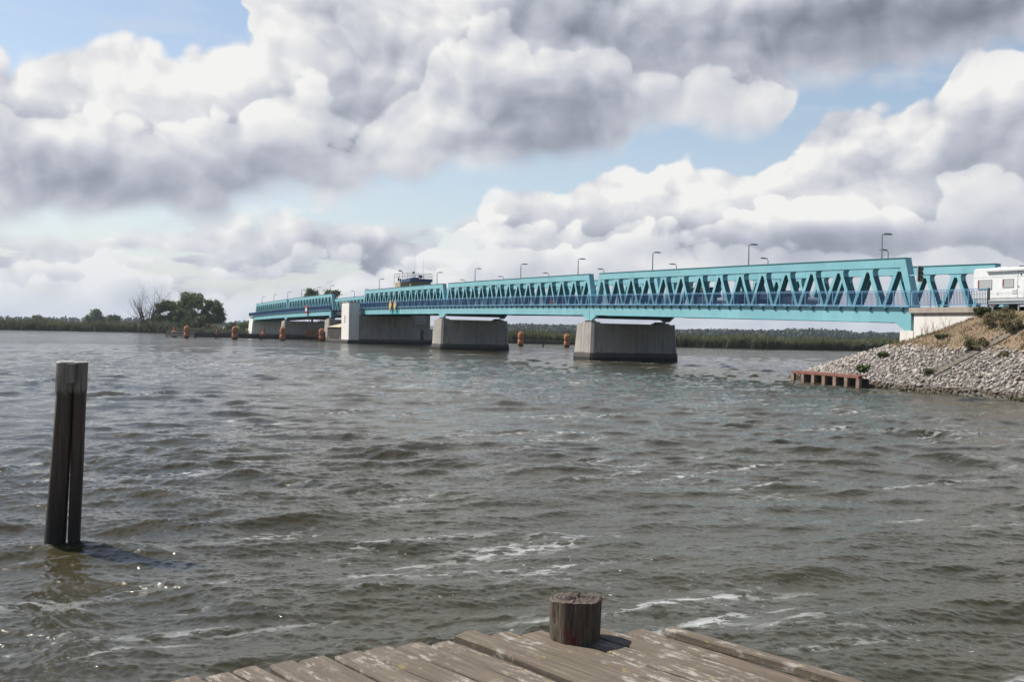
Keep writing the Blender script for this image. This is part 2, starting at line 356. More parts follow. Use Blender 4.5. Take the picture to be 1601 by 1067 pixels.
# ------------------------------------------------------------------ mesh builder
class MB:
    def __init__(s): s.v = []; s.f = []; s.cut = None; s.mat2 = None
    def quad(s, *p):
        i = len(s.v); s.v.extend(p); s.f.append(tuple(range(i, i + len(p))))
    def box(s, x0, x1, y0, y1, z0, z1):
        s.hexa([(x0, y0, z0), (x1, y0, z0), (x1, y1, z0), (x0, y1, z0)], [(x0, y0, z1), (x1, y0, z1), (x1, y1, z1), (x0, y1, z1)])
        return s
    def hexa(s, lo, hi):
        i = len(s.v); n = len(lo); s.v.extend(lo); s.v.extend(hi)
        s.f.append(tuple(range(i + n - 1, i - 1, -1))); s.f.append(tuple(range(i + n, i + 2 * n)))
        for j in range(n):
            k_ = (j + 1) % n; s.f.append((i + j, i + k_, i + n + k_, i + n + j))
        return s
    def bar(s, a, b, w, h=None, up=(0, 0, 1)):
        """box section from a to b, w across, h along 'up'"""
        h = h or w; a = Vector(a); b = Vector(b); d = (b - a).normalized(); up = Vector(up)
        if abs(d.dot(up)) > 0.98: up = Vector((0, 1, 0))
        sd = d.cross(up).normalized(); u = sd.cross(d).normalized()
        q = [sd * sx_ * w / 2 + u * sy_ * h / 2 for sx_, sy_ in ((-1, -1), (1, -1), (1, 1), (-1, 1))]
        s.hexa([tuple(a + c_) for c_ in q], [tuple(b + c_) for c_ in q])
        return s
    def tube(s, pts, rad, n=8, cap=True):
        pts = [Vector(p) for p in pts]; rad = rad if isinstance(rad, (list, tuple)) else [rad] * len(pts)
        base = len(s.v)
        for i, p in enumerate(pts):
            d = (pts[min(i + 1, len(pts) - 1)] - pts[max(i - 1, 0)]).normalized()
            ref = Vector((0, 0, 1)) if abs(d.z) < 0.95 else Vector((1, 0, 0))
            u = d.cross(ref).normalized(); w = d.cross(u).normalized()
            for j in range(n):
                t = 2 * math.pi * j / n
                s.v.append(tuple(p + (u * math.cos(t) + w * math.sin(t)) * rad[i]))
        for i in range(len(pts) - 1):
            for j in range(n):
                a = base + i * n + j; b = base + i * n + (j + 1) % n
                s.f.append((a, b, b + n, a + n))
        if cap:
            s.f.append(tuple(base + j for j in range(n))[::-1]); s.f.append(tuple(base + (len(pts) - 1) * n + j for j in range(n)))
        return s
    def prism(s, poly, axis, lo, hi):
        """extrude a polygon given in the two other axes"""
        def P(a, b, c): return {'x': (c, a, b), 'y': (a, c, b), 'z': (a, b, c)}[axis]
        s.hexa([P(a, b, lo) for a, b in poly], [P(a, b, hi) for a, b in poly])
        return s
    def build(s, name, mat, parent=None, smooth=False, bevel=0):
        me = bpy.data.meshes.new(name); me.from_pydata([tuple(p) for p in s.v], [], s.f)
        me.materials.append(mat)
        if s.mat2 is not None:
            me.materials.append(s.mat2)
            for p in me.polygons:
                if s.cut[0] <= p.index < s.cut[1]: p.material_index = 1
        bm_ = bmesh.new(); bm_.from_mesh(me); bmesh.ops.recalc_face_normals(bm_, faces=bm_.faces)
        if bevel: bmesh.ops.bevel(bm_, geom=list(bm_.edges), offset=bevel, segments=2, affect='EDGES', profile=0.5)
        bm_.to_mesh(me); bm_.free()
        o = bpy.data.objects.new(name, me); C.objects.link(o)
        if smooth:
            for p in me.polygons: p.use_smooth = True
        if parent is not None: o.parent = parent
        return o
import bmesh
def np_mesh(name, verts, faces, mat, smooth=False):
    """big mesh from numpy arrays; faces (n,4) or (n,3)"""
    me = bpy.data.meshes.new(name); n, q = faces.shape
    me.vertices.add(len(verts)); me.vertices.foreach_set('co', np.ascontiguousarray(verts, dtype=np.float32).ravel())
    me.loops.add(n * q); me.loops.foreach_set('vertex_index', np.ascontiguousarray(faces, dtype=np.int32).ravel())
    me.polygons.add(n); me.polygons.foreach_set('loop_start', np.arange(0, n * q, q, dtype=np.int32))
    me.polygons.foreach_set('loop_total', np.full(n, q, dtype=np.int32))
    if smooth: me.polygons.foreach_set('use_smooth', np.ones(n, dtype=bool))
    me.update(calc_edges=True); me.materials.append(mat)
    o = bpy.data.objects.new(name, me); C.objects.link(o)
    return o
def tag(o, label=None, cat=None, group=None, kind=None):
    if label: o['label'] = label
    if cat: o['category'] = cat
    if group: o['group'] = group
    if kind: o['kind'] = kind
    return o
def empty(name, loc=(0, 0, 0), rz=0.0, label=None, cat=None, group=None):
    o = bpy.data.objects.new(name, None); C.objects.link(o)
    o.location = loc; o.rotation_euler = (0, 0, rz); o.empty_display_size = 0.5
    return tag(o, label, cat, group)
def copy_tree(o, parent=None):
    c = o.copy(); C.objects.link(c)
    if parent is not None: c.parent = parent
    for ch in list(o.children): copy_tree(ch, c)
    return c

# ------------------------------------------------------------------ water
# one sheet, meshed more finely near the pier; real waves (sum of short wind waves), fine ripples as bump
WIND = R(-78)                                  # travel direction of the waves
def waves(seed=3):
    r = np.random.default_rng(seed); out = []
    for n, l0, l1, steep, spread in ((30, 1.4, 4.2, 0.0034, .30), (46, .50, 1.5, 0.0021, .45), (70, .20, .55, 0.0019, .60), (80, .08, .22, 0.0028, .80)):
        for i in range(n):
            lam = l0 * (l1 / l0) ** r.random()
            th_ = WIND + r.normal() * spread
            kx, ky = math.cos(th_) * 2 * math.pi / lam, math.sin(th_) * 2 * math.pi / lam
            amp = steep * lam * (0.5 + r.random())
            if lam > 3.8: amp *= 0.6
            out.append((lam, kx, ky, amp, r.random() * 6.283))
    return out
def water_sheet():
    d2r = math.pi / 180
    azs = np.concatenate([np.linspace(-180, -85, 14), np.linspace(-80, -38, 50), np.arange(-35, 34.0001, 0.060), np.linspace(37, 80, 50), np.linspace(85, 180, 14)])
    rr = [1.0]
    while rr[-1] < 4000:
        r_ = rr[-1]
        dr = max(0.022, min(r_ * r_ * 0.00010, r_ * 0.06)) if r_ < 160 else r_ * r_ * 0.0003
        if r_ < 6.5: dr = 0.05
        if r_ > 500: dr = r_ * 0.25
        rr.append(r_ + dr)
    rr = np.array(rr); dr = np.gradient(rr)
    A, RR = np.meshgrid(azs * d2r, rr)
    X = np.sin(A) * RR; Y = np.cos(A) * RR
    daz = np.gradient(azs) * d2r
    step = np.maximum(dr[:, None] * 0.8, daz[None, :] * RR)
    Z = np.zeros_like(X); DX = np.zeros_like(X); DY = np.zeros_like(X)
    X32, Y32 = X.astype(np.float32), Y.astype(np.float32)
    # gusty patches: the waves are not equally high everywhere
    gust = 0.96 + 0.34 * np.sin(X32 * 0.21 + 1.3 * np.sin(Y32 * 0.13)) * np.sin(Y32 * 0.17 + 2.0 * np.sin(X32 * 0.09 + 1))
    for lam, kx, ky, amp, ph in waves():
        fade = np.clip((lam / step - 1.0) / 1.0, 0, 1).astype(np.float32)
        if lam < .25: fade = fade * (RR < 40)
        t = (kx * X32 + ky * Y32 + ph).astype(np.float32)
        aw = amp * fade * gust
        Z += aw * (np.exp(1.15 * np.sin(t)) - 1.36)
        kk = math.hypot(kx, ky)
        q = 1.25 if lam > 0.6 else 0.6
        c_ = aw * np.cos(t) * q
        DX += c_ * kx / kk; DY += c_ * ky / kk
    V = np.stack([X + DX, Y + DY, Z], -1)
    nr, nc = X.shape
    i = np.arange(nr - 1)[:, None] * nc + np.arange(nc - 1)[None, :]
    F = np.stack([i, i + nc, i + nc + 1, i + 1], -1).reshape(-1, 4)
    print('water', nr, nc)
    return V.reshape(-1, 3), F
k = new_mat('lake_water')
P_ = pos(k)
sxyz = k.n('ShaderNodeSeparateXYZ'); k.put(sxyz.inputs[0], P_)
# turbid body: olive brown, a little greyer in places
n1 = k.noise(k.scalev(P_, (0.12, 0.2, 0)), 1.0, 3, 0.5)
body = k.mixc(k.ss(n1, 0.3, 0.7), (0.030, 0.0255, 0.0090), (0.040, 0.0345, 0.0150))
# foam: broken streaks that lie along the wind, stronger behind crests
rot = k.n('ShaderNodeMapping'); rot.inputs['Rotation'].default_value = (0, 0, R(-28)); rot.inputs['Location'].default_value = (13.0, 7.0, 0); k.put(rot.inputs['Vector'], P_)
wp = k.scalev(k.vm('SUBTRACT', k.n('ShaderNodeTexNoise').outputs[1], (0.5, 0.5, 0.5)), (1, 1, 0))
fv = k.scalev(rot.outputs[0], (0.75, 4.6, 0))
streak = k.noise(fv, 0.30, 4, 0.6, 0.6)
patch = k.noise(k.scalev(P_, (0.07, 0.12, 0)), 1.0, 3, 0.5)
cells = k.vor(k.vm('ADD', k.scalev(P_, (2.4, 3.2, 0)), k.scalev(k.vm('SUBTRACT', k.n('ShaderNodeTexNoise').outputs[1], (0.5,) * 3), (0, 0, 0))), 1.6, detail=0, rough=0.7, feature='F1')
fine = k.noise(k.scalev(P_, (2.6, 3.4, 0)), 2.2, 5, 0.68, 0.6)
mask = k.ss(k.add(streak, k.mul(k.sub(patch, 0.5), 0.55)), 0.53, 0.80)
foam = k.mul(mask, k.ss(k.add(k.mul(fine, 0.75), k.mul(cells, 0.42)), 0.585, 0.64))
specks = k.mul(k.ss(k.noise(k.scalev(P_, (6, 7, 0)), 1.7, 3, 0.6), 0.68, 0.72), k.ss(patch, 0.42, 0.62))
foam = k.m('MINIMUM', k.add(k.mul(foam, 0.72), k.mul(specks, 0.7)), 1.0)
k.put(k.p.inputs['Base Color'], k.mixc(foam, body, (0.62, 0.63, 0.62)))
ln0 = k.n('ShaderNodeVectorMath', operation='LENGTH'); k.put(ln0.inputs[0], P_); FARV = k.ss(ln0.outputs['Value'], 30, 300)
k.put(k.p.inputs['Roughness'], k.mixf(foam, k.mixf(FARV, 0.035, 0.13), 0.6))
k.p.inputs['IOR'].default_value = 1.40; k.p.inputs['Specular IOR Level'].default_value = 0.62
dist_ = k.vm('LENGTH', P_) if False else None
ln = k.n('ShaderNodeVectorMath', operation='LENGTH'); k.put(ln.inputs[0], P_)
far = k.ss(ln.outputs['Value'], 18, 120)
r1a = k.noise(k.scalev(P_, (2.6, 3.8, 0)), 3.0, 4, 0.65, 0.5)
r1 = k.sub(1.0, k.m('ABSOLUTE', k.mul(k.sub(r1a, 0.5), 2.6)))
r2 = k.noise(k.scalev(P_, (0.42, 0.95, 0)), 1.5, 5, 0.65, 0.3)
b1 = bump(k, r1, 0.6, 0.010)
b2 = k.n('ShaderNodeBump'); b2.inputs['Distance'].default_value = 0.30
k.put(b2.inputs['Height'], r2); k.put(b2.inputs['Strength'], k.mul(far, 0.9)); k.put(b2.inputs['Normal'], b1)
k.put(k.p.inputs['Normal'], b2.outputs[0])
M['water'] = k.mat
wV, wF = water_sheet()
tag(np_mesh('water', wV, wF, M['water'], smooth=True), kind='structure')

# ------------------------------------------------------------------ bridge frame
BX, BY, TH = 29.23, 74.34, 0.4313        # near corner of the deck at the right-hand abutment; heading of the bridge
def bw(b, s, z=0.0):
    """bridge coordinates (b across, s along) to world"""
    return (BX - math.sin(TH) * s + math.cos(TH) * b, BY + math.cos(TH) * s + math.sin(TH) * b, z)
def bempty(name, b, s, z, label, cat, group=None):
    return empty(name, bw(b, s, z), TH, label, cat, group)
def zd(s): return 7.05 - 0.739 * ((s - 138.7) / 100) ** 2      # cambered walkway level
HT, GD, W = 3.66, 1.16, 9.44
NEAR_B = 0.5
def truss(root, s0, s1, b0, so, zo, nbay, inward):
    """one Warren truss: deep box top chord, plate end posts and leaning plate diagonals. Local coordinates of root."""
    TB = 0.64; chord = 0.70
    tr = bpy.data.objects.new('truss', None); C.objects.link(tr); tr.parent = root
    L_ = s1 - s0
    def T(s): return zd(s) + HT - zo
    def D(s): return zd(s) - 0.05 - zo
    a0, a1 = s0 + 1.25, s1 - 1.25           # top ends lean inwards
    mb = MB(); nseg = 16
    for i in range(nseg):
        u0 = a0 + (a1 - a0) * i / nseg; u1 = a0 + (a1 - a0) * (i + 1) / nseg
        mb.hexa([(b0, u0 - so, T(u0) - chord), (b0 + TB, u0 - so, T(u0) - chord), (b0 + TB, u1 - so, T(u1) - chord), (b0, u1 - so, T(u1) - chord)],
                [(b0, u0 - so, T(u0)), (b0 + TB, u0 - so, T(u0)), (b0 + TB, u1 - so, T(u1)), (b0, u1 - so, T(u1))])
    # clean ends only: drop the hidden inner walls between the short segments
    i = 0; keep = []
    for j in range(nseg):
        fs = mb.f[j * 6:(j + 1) * 6]
        for q, f_ in enumerate(fs):
            if q == 2 and j > 0: continue
            if q == 4 and j < nseg - 1: continue
            keep.append(f_)
    mb.f = keep
    mb.build('top_chord', M['turq'], tr)
    # thin drip flange standing proud of the chord's upper edge
    mf = MB()
    for i in range(8):
        u0 = a0 + (a1 - a0) * i / 8; u1 = a0 + (a1 - a0) * (i + 1) / 8
        mf.bar((b0 + TB / 2, u0 - so, T(u0) + 0.025), (b0 + TB / 2, u1 - so, T(u1) + 0.025), TB + 0.10, 0.044)
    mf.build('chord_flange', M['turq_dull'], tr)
    # end posts
    for (ub, ut, nm) in ((s0 + 0.25, a0, 1), (s1 - 0.25, a1, -1)):
        wid = 0.42 * nm
        mb = MB(); z0 = D(ub); z1 = T(ut) - chord
        k_ = chord / (T(ut) - z0); utc = ut + (ub - ut) * k_
        e = 0.004
        mb.hexa([(b0 + e, ub - so, z0), (b0 + TB - e, ub - so, z0), (b0 + TB - e, ub + wid - so, z0), (b0 + e, ub + wid - so, z0)],
                [(b0 + e, ut - so, T(ut) - e), (b0 + TB - e, ut - so, T(ut) - e), (b0 + TB - e, ut + wid * 1.1 - so, T(ut) - chord - e), (b0 + e, ut + wid * 1.1 - so, T(ut) - chord - e)])
        mb.build('end_post', M['turq'], tr)
    # diagonals: thin on the face, deep across, with gusset fillets where they meet the chord
    pitch = (s1 - s0 - 0.5) / nbay
    for i in range(nbay):
        low = s0 + 0.25 + pitch * i; top = low + pitch * 0.5
        for (ub, ut) in ((low, top), (low + pitch, top)):
            if (i == 0 and ub == low) or (i == nbay - 1 and ub != low): continue
            mb = MB(); z0 = D(ub) + 0.002; z1 = T(ut) - chord + 0.01
            sg = 1 if ut > ub else -1; w = 0.165
            topx = ut - sg * 0.16; e = 0.035
            for (p0, p1, ww) in ((b0 + e, b0 + e + .035, w), (b0 + TB - e - .035, b0 + TB - e, w), (b0 + e + .036, b0 + TB - e - .036, w - .055)):
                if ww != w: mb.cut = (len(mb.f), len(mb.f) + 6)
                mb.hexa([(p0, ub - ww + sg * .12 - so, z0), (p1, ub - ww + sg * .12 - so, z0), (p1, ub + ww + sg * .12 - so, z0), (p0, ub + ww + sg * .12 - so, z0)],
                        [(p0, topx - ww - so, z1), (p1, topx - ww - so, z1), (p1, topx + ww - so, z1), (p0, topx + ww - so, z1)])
            mb.mat2 = M['turq_web_shade']
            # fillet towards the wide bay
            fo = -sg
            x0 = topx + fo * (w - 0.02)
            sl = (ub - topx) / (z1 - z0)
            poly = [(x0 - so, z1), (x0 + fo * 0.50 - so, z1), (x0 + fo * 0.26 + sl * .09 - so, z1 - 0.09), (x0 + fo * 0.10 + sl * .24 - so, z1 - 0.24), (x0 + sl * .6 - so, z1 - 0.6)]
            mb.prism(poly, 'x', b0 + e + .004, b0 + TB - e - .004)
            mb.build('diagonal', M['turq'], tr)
        # web plate closing the apex
        mb = MB(); z1 = T(top) - chord + 0.006; e = 0.045
        mb.prism([(top - 0.30 - so, z1), (top + 0.30 - so, z1), (top + 0.34 - so, z1 - 0.42), (top + 0.17 - so, z1 - 0.30), (top - 0.17 - so, z1 - 0.30), (top - 0.34 - so, z1 - 0.42)], 'x', b0 + e, b0 + TB - e)
        mb.build('gusset', M['turq'], tr)
    return tr
def railing(root, s0, s1, b, so, zo, bstep, zfun, mats=('blue', 'blue_dark'), ends=True, name='railing'):
    """painted railing: posts, two rails and close-set balusters"""
    n = max(1, round((s1 - s0) / bstep)); rl = bpy.data.objects.new(name, None); C.objects.link(rl); rl.parent = root
    top = MB(); mid_ = MB(); low_ = MB(); bal = MB()
    for i in range(n):
        u0 = s0 + (s1 - s0) * i / n; u1 = s0 + (s1 - s0) * (i + 1) / n
        top.bar((b, u0 - so, zfun(u0) - zo + 1.17), (b, u1 - so, zfun(u1) - zo + 1.17), 0.085, 0.05)
        mid_.bar((b, u0 - so, zfun(u0) - zo + 1.06), (b, u1 - so, zfun(u1) - zo + 1.06), 0.03, 0.03)
        low_.bar((b, u0 - so, zfun(u0) - zo + 0.10), (b, u1 - so, zfun(u1) - zo + 0.10), 0.045, 0.045)
        nb = 13
        for j in range(1, nb):
            u = u0 + (u1 - u0) * j / nb
            bal.box(b - 0.013, b + 0.013, u - 0.013 - so, u + 0.013 - so, zfun(u) - zo + 0.11, zfun(u) - zo + 1.06)
    top.build('hand_rail', M[mats[0]], rl); mid_.build('upper_rail', M[mats[0]], rl); low_.build('lower_rail', M[mats[0]], rl)
    bal.build('balusters', M[mats[1]], rl)
    for i in range(n + 1):
        u = s0 + (s1 - s0) * i / n
        MB().box(b - 0.035, b + 0.035, u - 0.03 - so, u + 0.03 - so, zfun(u) - zo - 0.02, zfun(u) - zo + 1.15).build('post', M[mats[0]], rl)
    return rl
def span(s0, s1, nbay, label, near_truss=True, far_truss=True, pale=False):
    so = s0; zo = 0.0
    r = bempty('truss_bridge_span', 0, s0, 0, label, 'bridge', 'truss bridge spans')
    g0, g1 = s0 + 0.04, s1 - 0.04
    def Z(s): return zd(s)
    ns = 12
    # edge girder with haunches over the bearings
    for nm, b0, b1 in (('edge_girder', 0.0, 0.32), ('edge_girder', W + 1.0, W + 1.32)):
        mb = MB(); hau = []
        us = [g0 + (g1 - g0) * t for t in (0, .010, .022, .032)] + [g0 + (g1 - g0) * i / ns for i in range(1, ns)] + [g1 - (g1 - g0) * t for t in (.032, .022, .010, 0)]
        ex = {0: .62, 1: .60, 2: .30, 3: .0}
        for i in range(len(us) - 1):
            def bot(q):
                e_ = ex.get(q, ex.get(len(us) - 1 - q, 0))
                return Z(us[q]) - 0.02 - GD - e_
            u0, u1 = us[i], us[i + 1]
            mb.hexa([(b0, u0 - so, bot(i)), (b1, u0 - so, bot(i)), (b1, u1 - so, bot(i + 1)), (b0, u1 - so, bot(i + 1))],
                    [(b0, u0 - so, Z(u0) - .02), (b1, u0 - so, Z(u0) - .02), (b1, u1 - so, Z(u1) - .02), (b0, u1 - so, Z(u1) - .02)])
        nseg = len(us) - 1
        mb.f = [f_ for j in range(nseg) for q, f_ in enumerate(mb.f[j * 6:(j + 1) * 6]) if not ((q == 2 and j > 0) or (q == 4 and j < nseg - 1))]
        gir = mb.build(nm, M['turq'], r)
        fl = MB()
        for i in range(4, len(us) - 5):
            u0, u1 = us[i], us[i + 1]
            fl.bar(((b0 + b1) / 2, u0 - so, Z(u0) - .02 - GD - .02), ((b0 + b1) / 2, u1 - so, Z(u1) - .02 - GD - .02), 0.46, 0.036)
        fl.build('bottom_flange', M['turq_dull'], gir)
        if pale: pass
    # deck slab, cross girders under it
    mb = MB()
    for i in range(ns):
        u0 = g0 + (g1 - g0) * i / ns; u1 = g0 + (g1 - g0) * (i + 1) / ns
        mb.hexa([(0.33, u0 - so, Z(u0) - .42), (W + .99, u0 - so, Z(u0) - .42), (W + .99, u1 - so, Z(u1) - .42), (0.33, u1 - so, Z(u1) - .42)],
                [(0.33, u0 - so, Z(u0) - .06), (W + .99, u0 - so, Z(u0) - .06), (W + .99, u1 - so, Z(u1) - .06), (0.33, u1 - so, Z(u1) - .06)])
    mb.build('deck', M['asphalt'], r)
    nc = max(3, round((s1 - s0) / 3.25))
    for i in range(nc + 1):
        u = g0 + .3 + (g1 - g0 - .6) * i / nc
        mb = MB().box(0.34, W + .98, u - .12 - so, u + .12 - so, Z(u) - 1.02, Z(u) - .424)
        if i in (0, nc): mb.box(0.36, W + .96, u - .35 - so, u + .35 - so, Z(u) - 1.55, Z(u) - 1.024)
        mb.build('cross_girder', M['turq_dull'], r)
    # little brackets that carry the footway edge
    nb = max(4, round((s1 - s0) / 1.62))
    for i in range(nb):
        u = g0 + (g1 - g0) * (i + .5) / nb
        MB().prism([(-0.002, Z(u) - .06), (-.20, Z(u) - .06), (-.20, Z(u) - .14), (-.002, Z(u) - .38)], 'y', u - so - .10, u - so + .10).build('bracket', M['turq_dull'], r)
    ed = MB()
    for i in range(ns):
        u0 = g0 + (g1 - g0) * i / ns; u1 = g0 + (g1 - g0) * (i + 1) / ns
        ed.bar((-0.02, u0 - so, Z(u0) + .01), (-0.02, u1 - so, Z(u1) + .01), .34, .07)
    ed.build('footway_edge', M['blue'], r)
    railing(r, g0, g1, -0.12, so, 0, 1.62, zd)
    if near_truss: truss(r, s0, s1, NEAR_B, so, 0, nbay, 1)
    if far_truss: truss(r, s0, s1, NEAR_B + W, so, 0, nbay, -1)
    return r
S = [0.0, 48.48, 96.96, 143.5, 166.7, 213.35, 258.9]
sp1 = span(S[0], S[1], 15, 'turquoise truss span nearest the camera, between the right abutment and the first pier')
sp2 = span(S[1], S[2], 15, 'turquoise truss span between the two right-hand free-standing piers')
sp3 = span(S[2], S[3], 15, 'turquoise truss span in front of the control tower, ending at the white concrete pylon')
sp4 = span(S[4], S[5], 15, 'turquoise truss span just left of the white pylon carrying the red and white plate')
sp5 = span(S[5], S[6], 15, 'farthest turquoise truss span, descending to the left abutment')
# low opening span between the pylon and the far spans
lift = bempty('opening_span', 0, S[3], 0, 'short opening span without trusses just left of the white pylon', 'bridge')
g0, g1 = 0.05, S[4] - S[3] - 0.05
mb = MB().box(1.2, 10.2, g0, g1, 5.9, 6.6); mb.build('deck', M['darksteel'], lift)
for i in range(18):
    u = g0 + .3 + (g1 - g0 - .6) * i / 17
    MB().box(10.42, 10.50, u - .12, u + .12, 5.55, 8.0).build('cladding_rib', M['blue_dark'], lift)
MB().box(10.51, 10.60, g0, g1, 5.5, 8.05).build('side_cladding', M['paleblue'], lift)
MB().box(10.40, 10.62, g0, g1, 8.054, 8.25).build('cladding_cap', M['blue_dark'], lift)

# ------------------------------------------------------------------ piers
def pier(s, label, zt, blen=12.1, b0=-1.0, half=2.3):
    r = bempty('bridge_pier', b0, s, 0, label, 'bridge pier', 'free-standing concrete bridge piers')
    bt = 0.22                                                # batter
    zp = 0.85
    h1 = half - 0.14
    lo = [(0.12, -h1, zp), (blen - .12, -h1, zp), (blen - .12, h1, zp), (0.12, h1, zp)]
    hi = [(0.12 + bt, -h1 + bt * .9, zt), (blen - .12 - bt, -h1 + bt * .9, zt), (blen - .12 - bt, h1 - bt * .9, zt), (0.12 + bt, h1 - bt * .9, zt)]
    def cham(q, c=.28):
        (x0, y0, z), (x1, _, _), (_, y1, _), _ = q
        return [(x0 + c, y0, z), (x1 - c, y0, z), (x1, y0 + c, z), (x1, y1 - c, z), (x1 - c, y1, z), (x0 + c, y1, z), (x0, y1 - c, z), (x0, y0 + c, z)]
    MB().hexa(cham(lo), cham(hi)).build('shaft', M['conc'], r)
    q0 = [(0, -half, -1.5), (blen, -half, -1.5), (blen, half, -1.5), (0, half, -1.5)]
    q1 = [(0.06, -half + .06, zp + .02), (blen - .06, -half + .06, zp + .02), (blen - .06, half - .06, zp + .02), (0.06, half - .06, zp + .02)]
    MB().hexa(cham(q0), cham(q1)).build('plinth', M['conc_plinth'], r)
    zb = zd(s) - .02 - GD - .62
    for bb_ in (1.02, blen - 1.55):
        MB().box(bb_ - .55 + .2, bb_ + .85, -1.05, 1.05, zt + .003, zt + .16).build('bearing_seat', M['conc_plinth'], r)
        for d in (-.62, .62):
            MB().box(bb_ - .12, bb_ + .42, d - .25, d + .25, zt + .163, zb - .012).build('bearing', M['darksteel'], r)
    return r
pier(S[1], 'grey battered concrete pier with the widest shaded side, nearest the camera', zd(S[1]) - 2.12)
pier(S[2], 'grey battered concrete pier with dark rain streaks, second from the right bank', zd(S[2]) - 2.12)
pier(S[4] + .6, 'pale narrow-looking concrete pier directly behind the stained icebreaker nose', zd(S[4]) - 2.12)
pier(S[5], 'concrete pier farthest from the camera, behind an orange dolphin', zd(S[5]) - 2.12)
# pivot pier with pylon and ice-breaker nose
pv = bempty('pivot_pier', -1.5, 141.0, 0, 'long grey concrete pier with tall white-fronted pylon and stained icebreaker nose', 'bridge pier')
MB().box(0, 13.6, 0, 6.0, -1.5, 3.3).build('lower_wall', M['conc'], pv)
MB().box(0.1, 12.8, 0.3, 5.8, 3.304, 5.55).build('upper_wall', M['conc'], pv)
ml = MB()
for i in range(5): ml.box(0.4, 12.6, 0.262, 0.298, 3.55 + i * .36, 3.60 + i * .36)
ml.build('cladding_joint', M['conc_plinth'], pv)
MB().box(-1.5, 0.6, -.02, 5.5, 0.5, 8.2).build('pylon', M['conc_pale'], pv)
MB().box(-1.58, 0.66, -.08, 5.56, 8.204, 8.34).build('pylon_cap', M['conc_cap'], pv)
MB().box(-1.53, -1.502, 2.6, 3.2, 4.1, 5.6).build('pylon_niche', M['conc_plinth'], pv)
MB().hexa([(-1.9, -.3, -1.5), (1.0, -.3, -1.5), (1.0, 17.0, -1.5), (-1.9, 17.0, -1.5)], [(-1.7, -.1, 0.75), (1.0, -.1, 0.75), (1.0, 16.8, 0.75), (-1.7, 16.8, 0.75)]).build('nose_plinth', M['conc_plinth'], pv)
MB().hexa([(-1.6, 5.52, .754), (2.2, 5.52, .754), (2.2, 16.5, .754), (-1.6, 16.5, .754)], [(-1.55, 5.52, 3.2), (2.2, 5.52, 3.2), (2.2, 16.3, 3.2), (-1.55, 16.3, 3.2)]).build('icebreaker_nose', M['stained'], pv)
MB().hexa([(-1.75, 5.52, 3.204), (2.4, 5.52, 3.204), (2.4, 16.5, 3.204), (-1.75, 16.5, 3.204)], [(-.2, 5.52, 4.15), (.9, 5.52, 4.15), (.9, 7.4, 4.15), (-.2, 7.4, 4.15)]).build('nose_roof', M['tan'], pv)

# ------------------------------------------------------------------ control tower
tw = bempty('control_tower', 11.5, 146.0, 0, 'tan control tower with blue roof edge and rooftop railing behind the truss', 'tower')
MB().box(-.1, 4.6, -1.2, 5.6, -1.5, 3.2).build('base', M['conc'], tw)
MB().hexa([(1.3, -1.204, .9), (2.6, -1.204, .9), (2.6, -1.23, .9), (1.3, -1.23, .9)], [(1.3, -1.204, 3.0), (2.6, -1.204, 3.0), (2.6, -1.23, 3.0), (1.3, -1.23, 3.0)]).build('recess_shade', M['darksteel'], tw)  # dark plate on the wall face stands in for the shade of a gap
MB().box(0, 4.45, 0, 5.2, 3.204, 13.1).build('wall', M['olive'], tw)
MB().box(-1.9, -.004, 1.2, 4.6, 10.2, 12.95).build('side_room', M['tan'], tw)
w_ = MB().box(1.35, 3.35, -.05, -.004, 4.35, 5.75).build('window', M['glass'], tw)
fr = MB()
for x in (1.35, 2.0, 2.68, 3.33): fr.box(x - .03, x + .03, -.09, -.054, 4.32, 5.78)
for z in (4.35, 5.05, 5.75): fr.box(1.36, 3.34, -.088, -.056, z - .03, z + .03)
fr.build('frame', M['white'], w_)
MB().box(-.25, 4.7, -.25, 5.45, 13.104, 13.7).build('roof_edge', M['blue_dark'], tw)
MB().box(0.5, 1.9, .2, 4.6, 13.704, 13.9).build('roof_hatch', M['blue_dark'], tw)
rr_ = MB()
for (x0, y0, x1, y1) in ((-1.9, -.2, 4.6, -.2), (-1.9, 5.3, 4.6, 5.3), (-1.9, -.2, -1.9, 5.3), (4.6, -.2, 4.6, 5.3)):
    for z in (14.2, 14.75): rr_.tube([(x0, y0, z), (x1, y1, z)], .04, 6)
for x in (-1.9, -.8, .4, 1.6, 2.8, 4.6):
    for y in (-.2, 5.3): rr_.tube([(x, y, 12.4), (x, y, 14.75)], .04, 6)
rr_.build('roof_railing', M['lampgrey'], tw)
MB().tube([(1.5, 2, 12.9), (1.5, 2, 19.5)], [.028, .012], 6).build('antenna', M['lampgrey'], tw)
MB().tube([(3.4, 2, 12.9), (3.4, 2, 18.0)], [.026, .012], 6).build('antenna', M['lampgrey'], tw)
sc_ = MB().tube([(2.6, 1.2, 13.6), (2.6, 1.2, 14.0)], .12, 8); sc_.box(2.25, 2.85, .9, 1.5, 14.0, 14.5); sc_.build('floodlight', M['darksteel'], tw)
sc_ = MB().tube([(-1.9, -.2, 14.7), (-1.9, -.2, 15.0), (-2.5, -.4, 15.2)], .07, 6); sc_.box(-2.8, -2.3, -.6, -.2, 15.05, 15.3); sc_.build('camera_arm', M['darksteel'], tw)
MB().box(0.3, .7, -.25, .0, 14.76, 15.1).build('camera_housing', M['darksteel'], tw)

